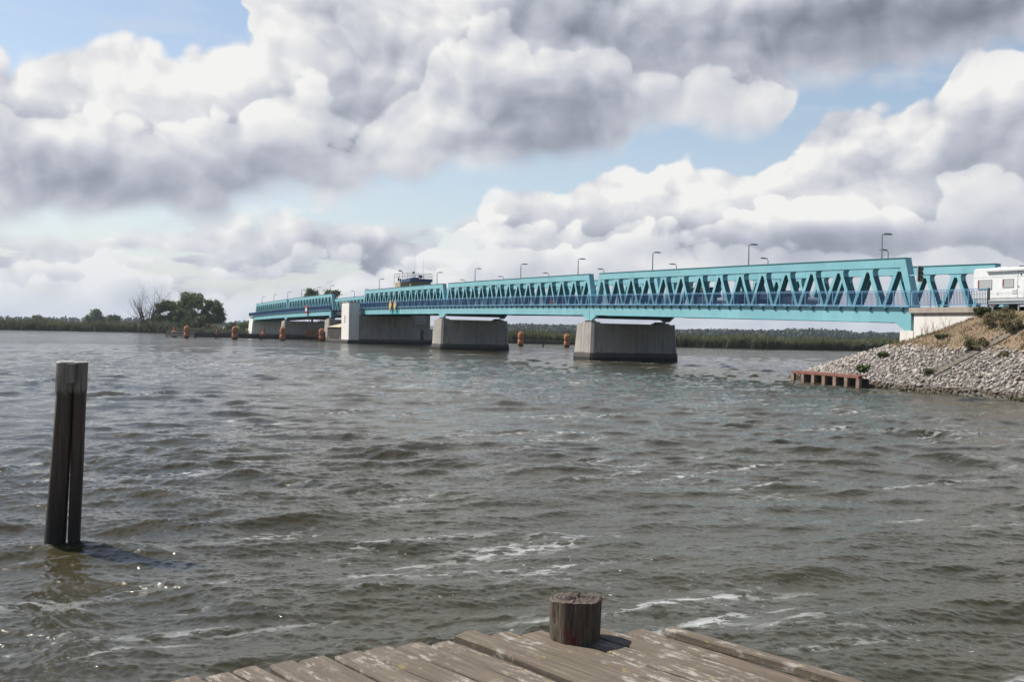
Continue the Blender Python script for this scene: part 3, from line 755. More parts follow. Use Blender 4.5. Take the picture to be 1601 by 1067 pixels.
# signal mast on the far side of the bridge, next to the pylon
ms = bempty('signal_mast', 13.2, 158.0, 0, 'dark lattice signal mast with lamps and ladder cage above the bridge', 'mast')
MB().tube([(0, 0, -1), (0, 0, 14.2)], [.28, .15], 8).build('pole', M['darksteel'], ms)
mb = MB()
for z, w1 in ((9.6, 1.5), (11.2, .9), (12.6, .7), (13.9, .5)):
    mb.box(-w1, w1 * .7, -.08, .08, z, z + .10); mb.box(-w1 - .1, -w1 + .22, -.15, .15, z - .25, z + .45)
mb.box(-.32, .32, -.3, .3, 9.7, 11.8)
mb.build('signal_arm', M['darksteel'], ms)
mb = MB()
for a in range(6):
    x, y = 1.5 + .55 * math.cos(a * 1.047), .55 * math.sin(a * 1.047)
    mb.tube([(x, y, 9.0), (x, y, 12.9)], .025, 5)
for z in (10, 11, 12, 12.9):
    mb.tube([(1.5 + .55 * math.cos(t * .7), .55 * math.sin(t * .7), z) for t in range(10)], .025, 5)
mb.build('ladder_cage', M['galv'], ms)

# ------------------------------------------------------------------ right abutment
ab = bempty('bridge_abutment', 0, 0, 0, 'whitish concrete abutment with brown cornice at the right end of the bridge', 'abutment')
zA = zd(0)
MB().box(-.02, 10.9, -16, -.25, 0, zA - .45).build('wing_wall', M['conc_pale'], ab)
MB().box(-.06, 10.9, -.246, 1.02, 0, 3.88).build('bearing_shelf', M['conc_pale'], ab)
MB().box(-.16, .5, -6.15, .12, zA - .446, zA - .06).build('cornice', M['conc_cap'], ab)
MB().box(-.06, .5, -6.1, -.26, zA - .62, zA - .45).build('cornice_fascia', M['conc_cap'], ab)
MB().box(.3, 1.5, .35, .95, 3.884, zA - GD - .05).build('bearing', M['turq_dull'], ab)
rl = empty('approach_railing', bw(-.05, -6.7, 0), TH, 'blue baluster railing along the abutment cornice at the right end', 'railing')
railing(rl, -6.7, -.08, 0, -6.7, 0, 1.65, lambda s: zd(0) - .02, ('blue', 'blue_dark'), name='railing')
MB().box(-.05, .05, -.06, .06, zA - .2, zA + 1.2).build('end_post', M['darksteel'], rl)
# road on the bank
def bsheet(name, pts, z, mat, thick=None):
    me = bpy.data.meshes.new(name)
    me.from_pydata([bw(b, s, z if not callable(z) else z(s)) for b, s in pts], [], [tuple(range(len(pts)))]); me.materials.append(mat)
    o = bpy.data.objects.new(name, me); C.objects.link(o); return o
tag(bsheet('road', [(1.2, -.1), (1.2, -140), (9.8, -140), (9.8, -.1)], zd(0) - .04, M['asphalt']), kind='structure')
# left abutment
a2 = bempty('bridge_abutment', 0, S[6], 0, 'small pale concrete abutment at the far left end of the bridge', 'abutment')
MB().hexa([(-.6, .1, -.5), (10.6, .1, -.5), (10.6, 6, -.5), (-.6, 6, -.5)], [(-.1, .1, zd(S[6]) - .4), (10.6, .1, zd(S[6]) - .4), (10.6, 6, zd(S[6]) - .4), (-.1, 6, zd(S[6]) - .4)]).build('wing_wall', M['conc_pale'], a2)
MB().box(-.3, 10.6, .05, 5, zd(S[6]) - .396, zd(S[6]) - .1).build('cornice', M['conc_cap'], a2)
a2r = empty('approach_railing', bw(-.1, S[6], 0), TH, 'short blue railing beyond the far left end of the bridge', 'railing')
railing(a2r, S[6] + .1, S[6] + 7, 0, S[6], 0, 1.7, lambda s: zd(S[6]) - .06)

# ------------------------------------------------------------------ street lamps on the trusses
def make_lamp(loc, rz, hgt, label):
    r = empty('street_lamp', loc, rz, label, 'street lamp', 'street lamps along the bridge')
    MB().tube([(0, 0, -.02), (0, 0, .3), (0, 0, hgt - .12), (.05, 0, hgt - .03), (.16, 0, hgt)], [.075, .07, .05, .045, .04], 8).build('pole', M['galv'], r)
    mb = MB()
    secs = [(.12, .05, .04), (.30, .12, .09), (.75, .15, .10), (1.0, .10, .05)]
    mb.v = []; 
    for x, w, h in secs: mb.v.extend([(x, -w, hgt + .02), (x, w, hgt + .02), (x, w * .7, hgt + .02 + h), (x, -w * .7, hgt + .02 + h)])
    for i in range(len(secs) - 1):
        for j in range(4):
            a = i * 4 + j; b_ = i * 4 + (j + 1) % 4; mb.f.append((a, b_, b_ + 4, a + 4))
    mb.f.append((0, 1, 2, 3)); n_ = len(mb.v); mb.f.append((n_ - 1, n_ - 2, n_ - 3, n_ - 4))
    hd = mb.build('lamp_head', M['lampgrey'], r)
    MB().box(.32, .85, -.10, .10, hgt - .012, hgt + .016).build('diffuser', M['offwhite'], hd)
    return r
near_words = ['tallest-looking street lamp on the near truss, at the right end of the bridge', 'street lamp on the near truss, second from the right end', 'street lamp on the near truss, third from the right end',
              'street lamp on the near truss, first to the left of the nearest pier', 'street lamp on the near truss above the middle of the second span', 'street lamp on the near truss, near the left end of the second span',
              'street lamp on the near truss just right of the control tower', '', 'street lamp on the near truss between the mast and the control tower', 'street lamp on the near truss by the mast', 'street lamp on the near truss right above the gap left of the pylon',
              'street lamp on the near truss, third from the far left end group', 'street lamp on the near truss above the red and white plate', 'street lamp on the near truss above the far dolphin pair', 'street lamp on the near truss of the last span, right half', 'street lamp on the near truss at the very far left end']
for i, s_ in enumerate([3.9, 20.2, 36.4, 53.0, 69.3, 85.4, 101.7, None, 133.5, None, 170.6, 183.0, 199.0, 215.0, 233.0, 250.0]):
    if s_ is None: continue
    make_lamp(bw(NEAR_B + .31, s_, zd(s_) + HT - .02), TH, 1.95, near_words[i])
far_words = ['shorter-looking street lamp on the far truss beside the rightmost lamp', 'street lamp on the far truss, second from the right', 'street lamp on the far truss above the left part of the first span', 'street lamp on the far truss just right of the span joint over the nearest pier',
             'street lamp on the far truss, right half of the second span', 'street lamp on the far truss, left half of the second span', 'street lamp on the far truss, at the gap above the second pier', 'street lamp on the far truss beside the tower roof', 'street lamp on the far truss above the white pylon',
             'street lamp on the far truss left of the pylon', 'street lamp on the far truss near the far trees', 'street lamp on the far truss, third from the far end', 'street lamp on the far truss, second from the far end', 'street lamp on the far truss at the far end']
for i, s_ in enumerate([12.7, 29.2, 46.0, 63.2, 79.6, 96.0, 112.8, 145.0, 184.0, 172.0, 206.0, 221.0, 237.0, 252.0]):
    make_lamp(bw(NEAR_B + W + .31, s_, zd(s_) + HT - .02), TH + math.pi, 1.45 if i else 1.55, far_words[i])

# ------------------------------------------------------------------ traffic light on the end post
tl = bempty('traffic_light', -.30, -1.05, zA + 1.85, 'black traffic light with white rim hanging at the end of the near truss', 'traffic light')
MB().box(-.24, .24, -.02, .25, -.02, 1.36).build('housing', M['darksteel'], tl, bevel=.02)
rim = MB()
for x0, x1, z0, z1 in ((-.34, -.24, -.10, 1.44), (.24, .34, -.10, 1.44), (-.24, .24, 1.36, 1.44), (-.24, .24, -.10, -.02)): rim.box(x0, x1, .06, .10, z0, z1)
rim.build('backing_board', M['offwhite'], tl)
for z in (.24, .67, 1.10):
    MB().tube([(0, .0, z), (0, -.03, z)], .14, 14).build('lens', M['glass'], tl)
    vz = MB()
    for j in range(8):
        a0_, a1_ = math.pi * (j / 8) - .2, math.pi * ((j + 1) / 8) + -.2 + 0
        p0 = (.155 * math.cos(a0_), z + .155 * math.sin(a0_)); p1 = (.155 * math.cos(a1_), z + .155 * math.sin(a1_))
        vz.quad((p0[0], -.02, p0[1]), (p1[0], -.02, p1[1]), (p1[0], -.22, p1[1]), (p0[0], -.22, p0[1]))
    vz.build('visor', M['rubber'], tl)
MB().bar((-.10, .2, .62), (.35, 1.6, .62), .10).build('bracket', M['turq'], tl)

tl.scale = (.76, .76, .76)
# navigation boards on the fascia
def nav(b, s, label):
    z = zd(s)
    r = bempty('navigation_board', b, s, z, label, 'navigation sign', 'yellow navigation boards')
    MB().hexa([(-.05, 0, -1.15 + .15), (0.0, 0, -1.15 + .15), (0, .0, -1.0), (-.05, 0, -1.0)], [(-.05, 0, 0), (0, 0, 0), (0, 0, 0.001), (-.05, 0, .001)]) if False else None
    MB().prism([(-.72, .35), (0, -.65), (.72, .35), (0, 1.35)], 'x', -.06, 0).build('diamond_panel', M['yellow'], r)
    MB().prism([(-.80, .35), (0, -.76), (.80, .35), (0, 1.46)], 'x', .004, .03).build('panel_edge', M['offwhite'], r)
    MB().box(.034, .10, -.05, .05, -.9, 1.3).build('support', M['galv'], r)
    return r
nav(-.38, 120.0, 'right one of the paired yellow diamond boards on the railing')
nav(-.38, 122.7, 'left one of the paired yellow diamond boards on the railing')
MB_ = MB().box(-.03, -.004, 21.4, 27.0, zd(121) - 1.16, zd(121) - .42)
pt = MB_.build('repainted_patch', M['turq_patch'], sp3)
ne = bempty('no_entry_board', -.38, 188.5, zd(188.5), 'red and white board on the railing of the far span', 'navigation sign')
MB().box(-.05, 0, -.9, .9, -.6, .05).build('red_band', M['red'], ne)
MB().box(-.05, 0, -.9, .9, .054, .75).build('white_band', M['white'], ne)
MB().box(-.05, 0, -.9, .9, .754, 1.4).build('red_band', M['red'], ne)

# ------------------------------------------------------------------ right bank: stone-faced embankment
KB, KS = 0.64, 0.46
def bank_z(b, s):
    """height of the bank: crest beside the road, falling to the water in front and round the abutment's nose"""
    db = np.maximum(0, -(b + 0.2)); ds = np.maximum(0, s + 6.9)
    top = 5.22 + np.clip(-s - 7, 0, 6) * 0.02
    u = np.maximum(db * KB, 0); v = ds * np.where(b > -2.0, KS * .76, KS * .62)
    fall = (u ** 1.7 + v ** 1.7) ** (1 / 1.7)
    z = top - fall
    return z
def bnoise(x, y):
    return (np.sin(x * 2.1 + 1.7 * np.sin(y * 1.3)) + np.sin(y * 2.7 + 1.9 * np.sin(x * 1.7 + 2))) * .5
bs = np.concatenate([np.arange(-14, 1.6, .16), np.linspace(1.7, 14, 20)])
ss_ = np.concatenate([np.linspace(-130, -32, 25), np.arange(-30, 12, .2)])
Bg, Sg = np.meshgrid(bs, ss_)
Zg = bank_z(Bg, Sg)
Zg = np.where(Bg > 0.3, np.minimum(Zg, 5.16), Zg)
Zg = np.where((Bg > 0.0) & (Sg > -6.0), np.minimum(Zg, 3.0 - .28 * (Sg + 6)), Zg)
Zg = Zg + bnoise(Bg, Sg) * .05 * (Bg < -.3)
Zg = np.maximum(Zg, -2.0)
Vg = np.stack([BX - math.sin(TH) * Sg + math.cos(TH) * Bg, BY + math.cos(TH) * Sg + math.sin(TH) * Bg, Zg], -1)
nr, nc = Bg.shape; ii = np.arange(nr - 1)[:, None] * nc + np.arange(nc - 1)[None, :]
k = new_mat('dry_bank_soil'); v = pos(k)
n = k.noise(v, 0.9, 6, 0.7); n2 = k.noise(v, 7, 5, 0.7)
c = k.mixc(k.ss(n, .35, .65), (0.195, 0.130, 0.082), (0.155, 0.115, 0.068))
c = k.mixc(k.mul(k.ss(n2, .45, .7), .6), c, (0.27, 0.205, 0.14))
c = k.mixc(k.mul(k.ss(k.noise(v, 1.7, 4, .6), .58, .68), .7), c, (0.10, 0.115, 0.035))
zs = k.n('ShaderNodeSeparateXYZ'); k.put(zs.inputs[0], v)
c = k.mixc(k.ss(k.add(zs.outputs[2], k.mul(n, .4)), 2.95, 2.75), c, (0.10, 0.09, 0.08))
k.put(k.p.inputs['Base Color'], c); k.p.inputs['Roughness'].default_value = .95
k.put(k.p.inputs['Normal'], bump(k, n2, .6, .08))
M['soil'] = k.mat
tag(np_mesh('embankment', Vg.reshape(-1, 3), np.stack([ii, ii + nc, ii + nc + 1, ii + 1], -1).reshape(-1, 4), M['soil'], smooth=True), kind='structure')

# rocks: one riprap blanket of separate stones
k = new_mat('granite_riprap'); gi = k.n('ShaderNodeNewGeometry'); isl = gi.outputs['Random Per Island']
v = gi.outputs['Position']
c = k.ramp(isl, [(0.0, (0.23, 0.20, 0.175)), (0.2, (0.33, 0.295, 0.26)), (0.45, (0.37, 0.335, 0.30)), (0.7, (0.28, 0.25, 0.22)), (0.85, (0.42, 0.39, 0.355)), (0.95, (0.26, 0.19, 0.165))], 'CONSTANT')
c = k.mixc(k.mul(k.ss(k.noise(v, 9, 5, .7), .4, .7), .35), c, (0.24, 0.21, 0.18))
z = k.n('ShaderNodeSeparateXYZ'); k.put(z.inputs[0], v)
zz = k.add(z.outputs[2], k.mul(k.sub(k.noise(v, 1.2, 3, .6), .5), .5))
c = k.mixc(k.ss(zz, .52, .30), c, (0.075, 0.050, 0.028))
c = k.mixc(k.ss(zz, .20, .02), c, (0.035, 0.040, 0.012))
k.put(k.p.inputs['Base Color'], c); k.p.inputs['Roughness'].default_value = .85
k.put(k.p.inputs['Normal'], bump(k, k.noise(v, 20, 4, .6), .4, .03))
M['riprap'] = k.mat
def rock_protos(n=9, seed=5):
    r = np.random.default_rng(seed); out = []
    for i in range(n):
        bm_ = bmesh.new(); bmesh.ops.create_icosphere(bm_, subdivisions=1, radius=1.0)
        P = np.array([v_.co[:] for v_ in bm_.verts]); F = np.array([[v_.index for v_ in f_.verts] for f_ in bm_.faces]); bm_.free()
        for q in range(9):                                       # split by random planes: angular quarry stone
            d = r.normal(size=3); d /= np.linalg.norm(d); h = .45 + .25 * r.random()
            t = P @ d; P = P - np.outer(np.maximum(t - h, 0), d)
        P *= np.array([1, .78, .62]) * (1 + .08 * r.normal(size=(len(P), 1)))
        out.append((P, F))
    return out
ROCKS = rock_protos()
def stair_left(b): return -12.3 + (-b) * .52 + 0.9        # s of the stair's left stringer at b (slightly skew)
def scatter_rocks(pts, sizes, seed=9):
    r = np.random.default_rng(seed); VV = []; FF = []; off = 0
    for (b, s, z), sz in zip(pts, sizes):
        P, F = ROCKS[r.integers(len(ROCKS))]
        q = r.normal(size=4); q /= np.linalg.norm(q); w, x, y, zq = q
        Rm = np.array([[1 - 2 * (y * y + zq * zq), 2 * (x * y - zq * w), 2 * (x * zq + y * w)], [2 * (x * y + zq * w), 1 - 2 * (x * x + zq * zq), 2 * (y * zq - x * w)], [2 * (x * zq - y * w), 2 * (y * zq + x * w), 1 - 2 * (x * x + y * y)]])
        Q = (P @ Rm.T) * sz
        wx, wy, wz = bw(b, s, z)
        VV.append(Q + np.array([wx, wy, wz])); FF.append(F + off); off += len(P)
    return np.concatenate(VV), np.concatenate(FF)
pts = []; sizes = []
for s in np.arange(-30, 9.5, .180):
    for b in np.arange(-9.6, 2.5, .195):
        bb_ = b + rng.normal() * .07; s2 = s + rng.normal() * .07
        z = float(bank_z(np.array(bb_), np.array(s2)))
        top = 2.78 + .10 * math.sin(s2 * 1.1) + rng.normal() * .05
        if z > top or z < -.75: continue
        if bb_ > -.1 and s2 < 1.05: continue
        sl = stair_left(bb_)
        if sl - 1.10 < s2 < sl + .10 and bb_ > -6.9: continue
        pts.append((bb_, s2, z + rng.random() * .05)); sizes.append(.115 + rng.random() ** 4 * .19)
rv, rf = scatter_rocks(pts, sizes)
tag(np_mesh('riprap', rv, rf, M['riprap']), kind='stuff', label='pale angular rocks piled on the bank down to the water', cat='rocks')
print('rocks', len(pts))

# concrete steps with side kerbs
st = bempty('concrete_stairs', 0, -11.4, 0, 'narrow concrete steps with wooden side boards climbing the rocky bank', 'stairs')
mb = MB(); n_st = 26
for i in range(n_st):
    b_ = -7.2 + i * (6.9 / n_st); z_ = 5.22 - KB * (-(b_ + 6.9 / n_st) - .2) + .00
    s_ = stair_left(b_) + 11.4
    mb.box(b_, b_ + 6.9 / n_st - .002, s_ - .78, s_ - .06, z_ - .45, z_)
mb.build('steps', mottled('weathered_step_concrete', (.19, .165, .135), (.28, .245, .20), 4, .9), st)
for d in (-.83, -.02):
    mb = MB()
    for i in range(6):
        ba, bb2 = -7.3 + i * 1.18, -7.3 + (i + 1) * 1.18
        za, zb_ = 5.22 - KB * (-ba - .2) + .02, 5.22 - KB * (-bb2 - .2) + .02
        mb.bar((ba, stair_left(ba) + 11.4 + d, za), (bb2, stair_left(bb2) + 11.4 + d, zb_), .07, .18)
    mb.build('side_board', mottled('grey_step_board', (.12, .10, .08), (.19, .16, .13), 5, .9), st)

# steel sheet-pile stub
sh = bempty('sheet_pile_wall', 0, 0, 0, 'low rust-red steel sheet piling with dark bays at the tip of the rocky bank', 'retaining wall')
A_, B_ = Vector((-8.2, 3.1, 0)), Vector((-9.15, -4.6, 0))
mb = MB(); mb.bar((A_.x, A_.y, .70), (B_.x, B_.y, .70), .30, .15); mb.build('cap_beam', M['rust'], sh)
nd = (B_ - A_).normalized(); side = Vector((nd.y, -nd.x, 0))
if side.x < 0: side = -side
mb = MB(); L__ = (B_ - A_).length; nb = 6
for i in range(nb + 1):
    p = A_ + nd * (L__ * i / nb * .97 + .1)
    mb.bar((p.x - .02, p.y, -1), (p.x - .02, p.y, .61), .24, .30)
mb.build('pile', M['rust_pale'], sh)
mb = MB(); p0 = A_ + side * .62; p1 = B_ + side * .62; mb.bar((p0.x, p0.y, .05), (p1.x, p1.y, .05), .08, 1.08); mb.build('sheeting', mottled('bay_shade_steel', (.012, .010, .008), (.03, .022, .016), 3, .8), sh)  # shade inside the bays is put into the near-black sheeting colour
mb = MB(); p0 = A_ + side * .36; p1 = B_ + side * .36; mb.bar((p0.x, p0.y, .80), (p1.x, p1.y, .80), .62, .04); mb.build('cover_plate', M['rust'], sh)
mb = MB(); p0 = A_ + nd * .1 + side * .5; p1 = A_ + nd * .1 + side * 1.6; mb.bar((p0.x, p0.y, .62), (p1.x, p1.y, .62), .25, .16); mb.build('return_beam', M['rust'], sh)

# ------------------------------------------------------------------ vegetation helpers
def leaf_mat(name, c1, c2, c3, trans=.25):
    k = new_mat(name); gi = k.n('ShaderNodeNewGeometry')
    c = k.ramp(gi.outputs['Random Per Island'], [(0, c1), (.5, c2), (1, c3)])
    n = k.noise(gi.outputs['Position'], .45, 3, .6)
    c = k.mixc(k.ss(n, .38, .66), c, c1)
    k.put(k.p.inputs['Base Color'], c); k.p.inputs['Roughness'].default_value = .75
    tr = k.n('ShaderNodeBsdfTranslucent'); k.put(tr.inputs[0], c)
    mx_ = k.n('ShaderNodeMixShader'); mx_.inputs[0].default_value = trans
    k.t.links.new(k.p.outputs[0], mx_.inputs[1]); k.t.links.new(tr.outputs[0], mx_.inputs[2]); k.t.links.new(mx_.outputs[0], k.out.inputs[0])
    return k.mat
M['leaf'] = leaf_mat('tree_foliage', (0.075, 0.12, 0.03), (0.14, 0.19, 0.05), (0.21, 0.24, 0.075))
M['leaf_dark'] = leaf_mat('dark_tree_foliage', (0.065, 0.105, 0.03), (0.11, 0.155, 0.042), (0.16, 0.20, 0.06))
M['leaf_olive'] = leaf_mat('bush_foliage', (0.07, 0.085, 0.028), (0.10, 0.12, 0.035), (0.14, 0.14, 0.05))
M['reed'] = leaf_mat('reed_leaves', (0.075, 0.085, 0.034), (0.135, 0.15, 0.062), (0.22, 0.22, 0.115))
M['grass'] = leaf_mat('bank_grass', (0.09, 0.12, 0.035), (0.13, 0.16, 0.05), (0.18, 0.19, 0.07))
M['grassdry'] = leaf_mat('dry_grass', (0.17, 0.13, 0.065), (0.26, 0.195, 0.105), (0.34, 0.265, 0.155))
M['scrub'] = leaf_mat('scrub_leaves', (0.12, 0.115, 0.055), (0.20, 0.17, 0.09), (0.30, 0.24, 0.14))
M['forest'] = leaf_mat('forest_foliage', (0.025, 0.042, 0.020), (0.040, 0.060, 0.026), (0.055, 0.075, 0.03), .1)
M['bark'] = mottled('bark', (0.055, 0.042, 0.032), (0.09, 0.07, 0.055), 6, .9)
M['deadwood'] = mottled('dead_bark', (0.06, 0.048, 0.04), (0.10, 0.08, 0.066), 6, .9)
def leaves(centers, radii, n, size, seed, flat=.8, name='crown', mat=None, parent=None, origin=(0, 0, 0)):
    """many small leaf-clump faces gathered towards the outside of a set of lobes"""
    r = np.random.default_rng(seed)
    ce = np.array(centers); ra = np.array(radii); wgt = ra ** 2 / (ra ** 2).sum()
    idx = r.choice(len(ce), n, p=wgt)
    d = r.normal(size=(n, 3)); d /= np.linalg.norm(d, axis=1)[:, None]
    rad = ra[idx] * (0.35 + 0.55 * r.random(n) ** .5 + .35 * np.abs(r.normal(size=n)) * (r.random(n) < .3))
    p = ce[idx] + d * rad[:, None] * np.array([1, 1, flat])
    sz = size * (0.5 + r.random(n))
    a = r.normal(size=(n, 3)); a /= np.linalg.norm(a, axis=1)[:, None]
    b = np.cross(a, r.normal(size=(n, 3))); b /= np.linalg.norm(b, axis=1)[:, None]
    V = np.stack([p - a * sz[:, None], p + b * sz[:, None] * .6, p + a * sz[:, None], p - b * sz[:, None] * .6], 1).reshape(-1, 3) - np.array(origin)
    F = np.arange(4 * n).reshape(-1, 4)
    o = np_mesh(name, V, F, mat)
    if parent is not None: o.parent = parent
    return o
def branches(mb, base, d, length, rad, depth, r, spread=.5, droop=0):
    p0 = Vector(base); pts = [p0]; rads = [rad]; d = Vector(d).normalized()
    seg = 4
    for i in range(seg):
        d = (d + Vector((r.normal(), r.normal(), r.normal() + .3)) * .13).normalized()
        pts.append(pts[-1] + d * length / seg); rads.append(rad * (1 - .68 * (i + 1) / seg))
    mb.tube(pts, rads, 5 if depth else 3, cap=False)
    if depth > 0:
        for j in range(4 if depth > 1 else 4):
            t = int(1 + r.integers(seg)); q = pts[t]
            nd_ = (d + Vector((r.normal(), r.normal(), r.normal() * .6 + .25)) * spread).normalized()
            branches(mb, q, nd_, length * (.52 + .2 * r.random()), rads[t] * .6, depth - 1, r, spread)
def tree(name, x, y, z0, h, w, label, mat, seed, group=None, n=5200, size=.34, lobes=14, trunk=.25, shape='round'):
    r = np.random.default_rng(seed)
    t = empty(name, (x, y, z0), 0, label, 'tree', group)
    ce = []; ra = []
    lobes = int(lobes * 3.2)
    for i in range(lobes):
        a = r.random() * 6.283; hh = r.random(); rr0 = w / 2 * math.sqrt(r.random()) * (1.0 - .9 * max(0, hh - .45) - .35 * max(0, .3 - hh))
        ce.append((rr0 * math.cos(a), rr0 * math.sin(a), h * (trunk + .06 + (.88 - trunk) * hh))); ra.append(w * (.095 + .10 * r.random()))
    leaves(ce, ra, int(n * 1.9), size, seed, .85, 'crown', mat, t)
    mb = MB(); mb.tube([(0, 0, -.3), (0.05 * w * .3, 0, h * trunk), (0.1, .1, h * .6)], [h * .03, h * .022, h * .01], 7)
    for j in range(0, lobes, 4):
        c_ = Vector(ce[j]); mb.tube([(0, 0, h * trunk * .9), c_ * .5 + Vector((0, 0, h * trunk * .5)), c_], [h * .012, h * .008, h * .003], 5, cap=False)
    mb.build('trunk', M['bark'], t)
    return t
def bush(name, x, y, z0, h, w, label, mat, seed, cat='bush', group=None, n=900, size=.12):
    r = np.random.default_rng(seed)
    t = empty(name, (x, y, z0), 0, label, cat, group)
    ce = []
    for i in range(18):
        u_, v_ = (r.random() - .5) * w * .85, (r.random() - .5) * w * .85
        ce.append((u_, v_, h * (.12 + .72 * r.random()) * (1 - 1.1 * (u_ * u_ + v_ * v_) / (w * w))))
    ra = [(w * .10 + h * .08) * (.6 + .8 * r.random()) for i in range(18)]
    leaves(ce, ra, n, size, seed, .9, 'foliage', mat, t)
    mb = MB()
    for j in range(7): mb.tube([(0, 0, -.1), tuple(Vector(ce[j]) * .6), ce[j]], [.03 * h + .01, .02 * h, .004], 4, cap=False)
    mb.build('stems', M['bark'], t)
    return t
def blades(pts, hgt, wid, lean, seed, name, mat, wind=(.12, 0), seg=2):
    """grass or reed blades: bent tapering strips"""
    r = np.random.default_rng(seed + 1000); n = len(pts); P = np.array(pts)
    h = hgt * (0.7 + 0.5 * r.random(n)); a = r.random(n) * math.pi
    u = np.stack([np.cos(a), np.sin(a), np.zeros(n)], -1) * (wid * (0.6 + .8 * r.random(n)))[:, None]
    ln_ = r.normal(size=(n, 2)) * lean + np.array(wind)
    V = []
    for i, (t, w) in enumerate(((0, 1.0), (.55, .85), (1.0, .12))):
        c_ = P + np.stack([ln_[:, 0] * h * t * t, ln_[:, 1] * h * t * t, h * t * (1 - .06 * t)], -1)
        V += [c_ - u * w / 2, c_ + u * w / 2]
    V = np.stack(V, 1)                                           # n,6,3
    base = np.arange(n)[:, None] * 6
    F = np.concatenate([base + np.array([0, 1, 3, 2]), base + np.array([2, 3, 5, 4])])
    return np_mesh(name, V.reshape(-1, 3), F, mat)
# dry grass on the upper bank
def on_bank(b, s): return bw(b, s, float(bank_z(np.array(b), np.array(s))) - .02)
gp = []; gp2 = []
for i in range(26000):
    b = -rng.random() * 5.2 - .1; s = -34 + rng.random() * 36.5
    z = float(bank_z(np.array(b), np.array(s)))
    if z < 2.72 + .12 * math.sin(s * 1.3): continue
    sl = stair_left(b)
    if sl - 1.15 < s < sl: continue
    if rng.random() > .35 + .65 * (bnoise(b * 1.1, s * 1.1) > -.15): continue
    (gp2 if bnoise(b * .8 + 3, s * .7 + 1) > .72 else gp).append(bw(b, s, z - .03))
tag(blades(gp, .20, .035, .5, 3, 'dry_grass', M['grassdry']), kind='stuff', label='short dry brown grass on the upper bank', cat='grass')
tag(blades(gp2, .26, .035, .4, 4, 'green_grass', M['grass']), kind='stuff', label='patches of greener grass on the upper bank', cat='grass')
for i, (b, s, h, w, mt, lab) in enumerate([(-4.1, -9.3, .75, 1.3, 'scrub', 'dry grey-green tuft at the edge of the stones beside the steps'), (-1.5, -8.6, .95, 1.8, 'scrub', 'large olive bush on the slope right of the abutment'),
        (-.5, -6.7, .55, 1.2, 'leaf_olive', 'dark green bush below the end of the approach railing'), (-.6, -8.2, .5, 1.1, 'scrub', 'small dark bush under the crash barrier'), (-2.2, -10.3, .7, 1.4, 'scrub', 'grey-brown bush at the top of the steps'),
        (-6.6, -8.0, .32, .9, 'scrub', 'low weeds at the foot of the steps'), (-2.9, -5.4, .3, .8, 'leaf_olive', 'small green weed on the dry slope'), (-1.6, -11.6, .5, 1.0, 'leaf_olive', 'green bush beside the top of the steps'), (-4.8, -11.9, .3, .6, 'scrub', 'weed between stones right of the steps')]):
    x, y, z = on_bank(b, s)
    bush('bush', x, y, z, h, w, lab, M[mt], 50 + i, n=4200 if h > .5 else 1700, size=.045, group=None)
for i, (b, s, h, w, lab) in enumerate([(-6.2, -1.9, .35, 1.2, 'bright green weeds among rocks above the sheet piling'), (-4.6, -2.1, .3, .7, 'small green weed higher up among the rocks')]):
    x, y, z = on_bank(b, s)
    t = bush('weed', x, y, z + .1, h, w, lab, M['grass'], 70 + i, cat='weed', n=700, size=.09)
for i, s in enumerate([-1.6, -2.1, -2.7, -3.6]):
    x, y, z = on_bank(-.5, s); r_ = np.random.default_rng(90 + i); mb = MB()
    for j in range(4): branches(mb, (r_.normal() * .12, r_.normal() * .1, 0), (r_.normal() * .25, r_.normal() * .2, 1), .7 + .3 * r_.random(), .014, 1, r_, .4)
    t = empty('dry_weed', (x, y, z), 0, 'bare brown dry weed standing against the white abutment wall', 'weed', 'dry weeds along the abutment wall'); mb.build('stalks', M['deadwood'], t)

# crash barrier beside the road
gr = bempty('crash_barrier', -.25, -6.9, 0, 'galvanised crash barrier on the bank in front of the motorhome', 'crash barrier')
zr = 5.22
prof = [(0, .0), (-.07, .04), (-.07, .11), (0, .155), (-.07, .20), (-.07, .27), (0, .31)]
mb = MB()
for i in range(len(prof) - 1):
    (x0, z0), (x1, z1) = prof[i], prof[i + 1]
    mb.quad((x0, -24, zr + .46 + z0), (x0, 0, zr + .46 + z0), (x1, 0, zr + .46 + z1), (x1, -24, zr + .46 + z1))
mb.build('rail', M['galv'], gr)
for i in range(12): MB().box(.02, .09, -.25 - i * 2.0 - .05, -.25 - i * 2.0 + .05, zr - .35, zr + .78).build('post', M['galv'], gr)
# far-side barrier between carriageway and footway
gb = bempty('crash_barrier', 9.2, -.5, 0, 'crash barrier on the far side of the road, seen through the railing', 'crash barrier')
mb = MB()
for i in range(len(prof) - 1):
    (x0, z0), (x1, z1) = prof[i], prof[i + 1]
    mb.quad((x0, -26, zA + .38 + z0), (x0, 0, zA + .38 + z0), (x1, 0, zA + .38 + z1), (x1, -26, zA + .38 + z1))
mb.build('rail', M['galv'], gb)
for i in range(13): MB().box(.02, .10, -.3 - i * 2.0 - .06, -.3 - i * 2 + .06, zA - .1, zA + .66).build('post', M['galv'], gb)

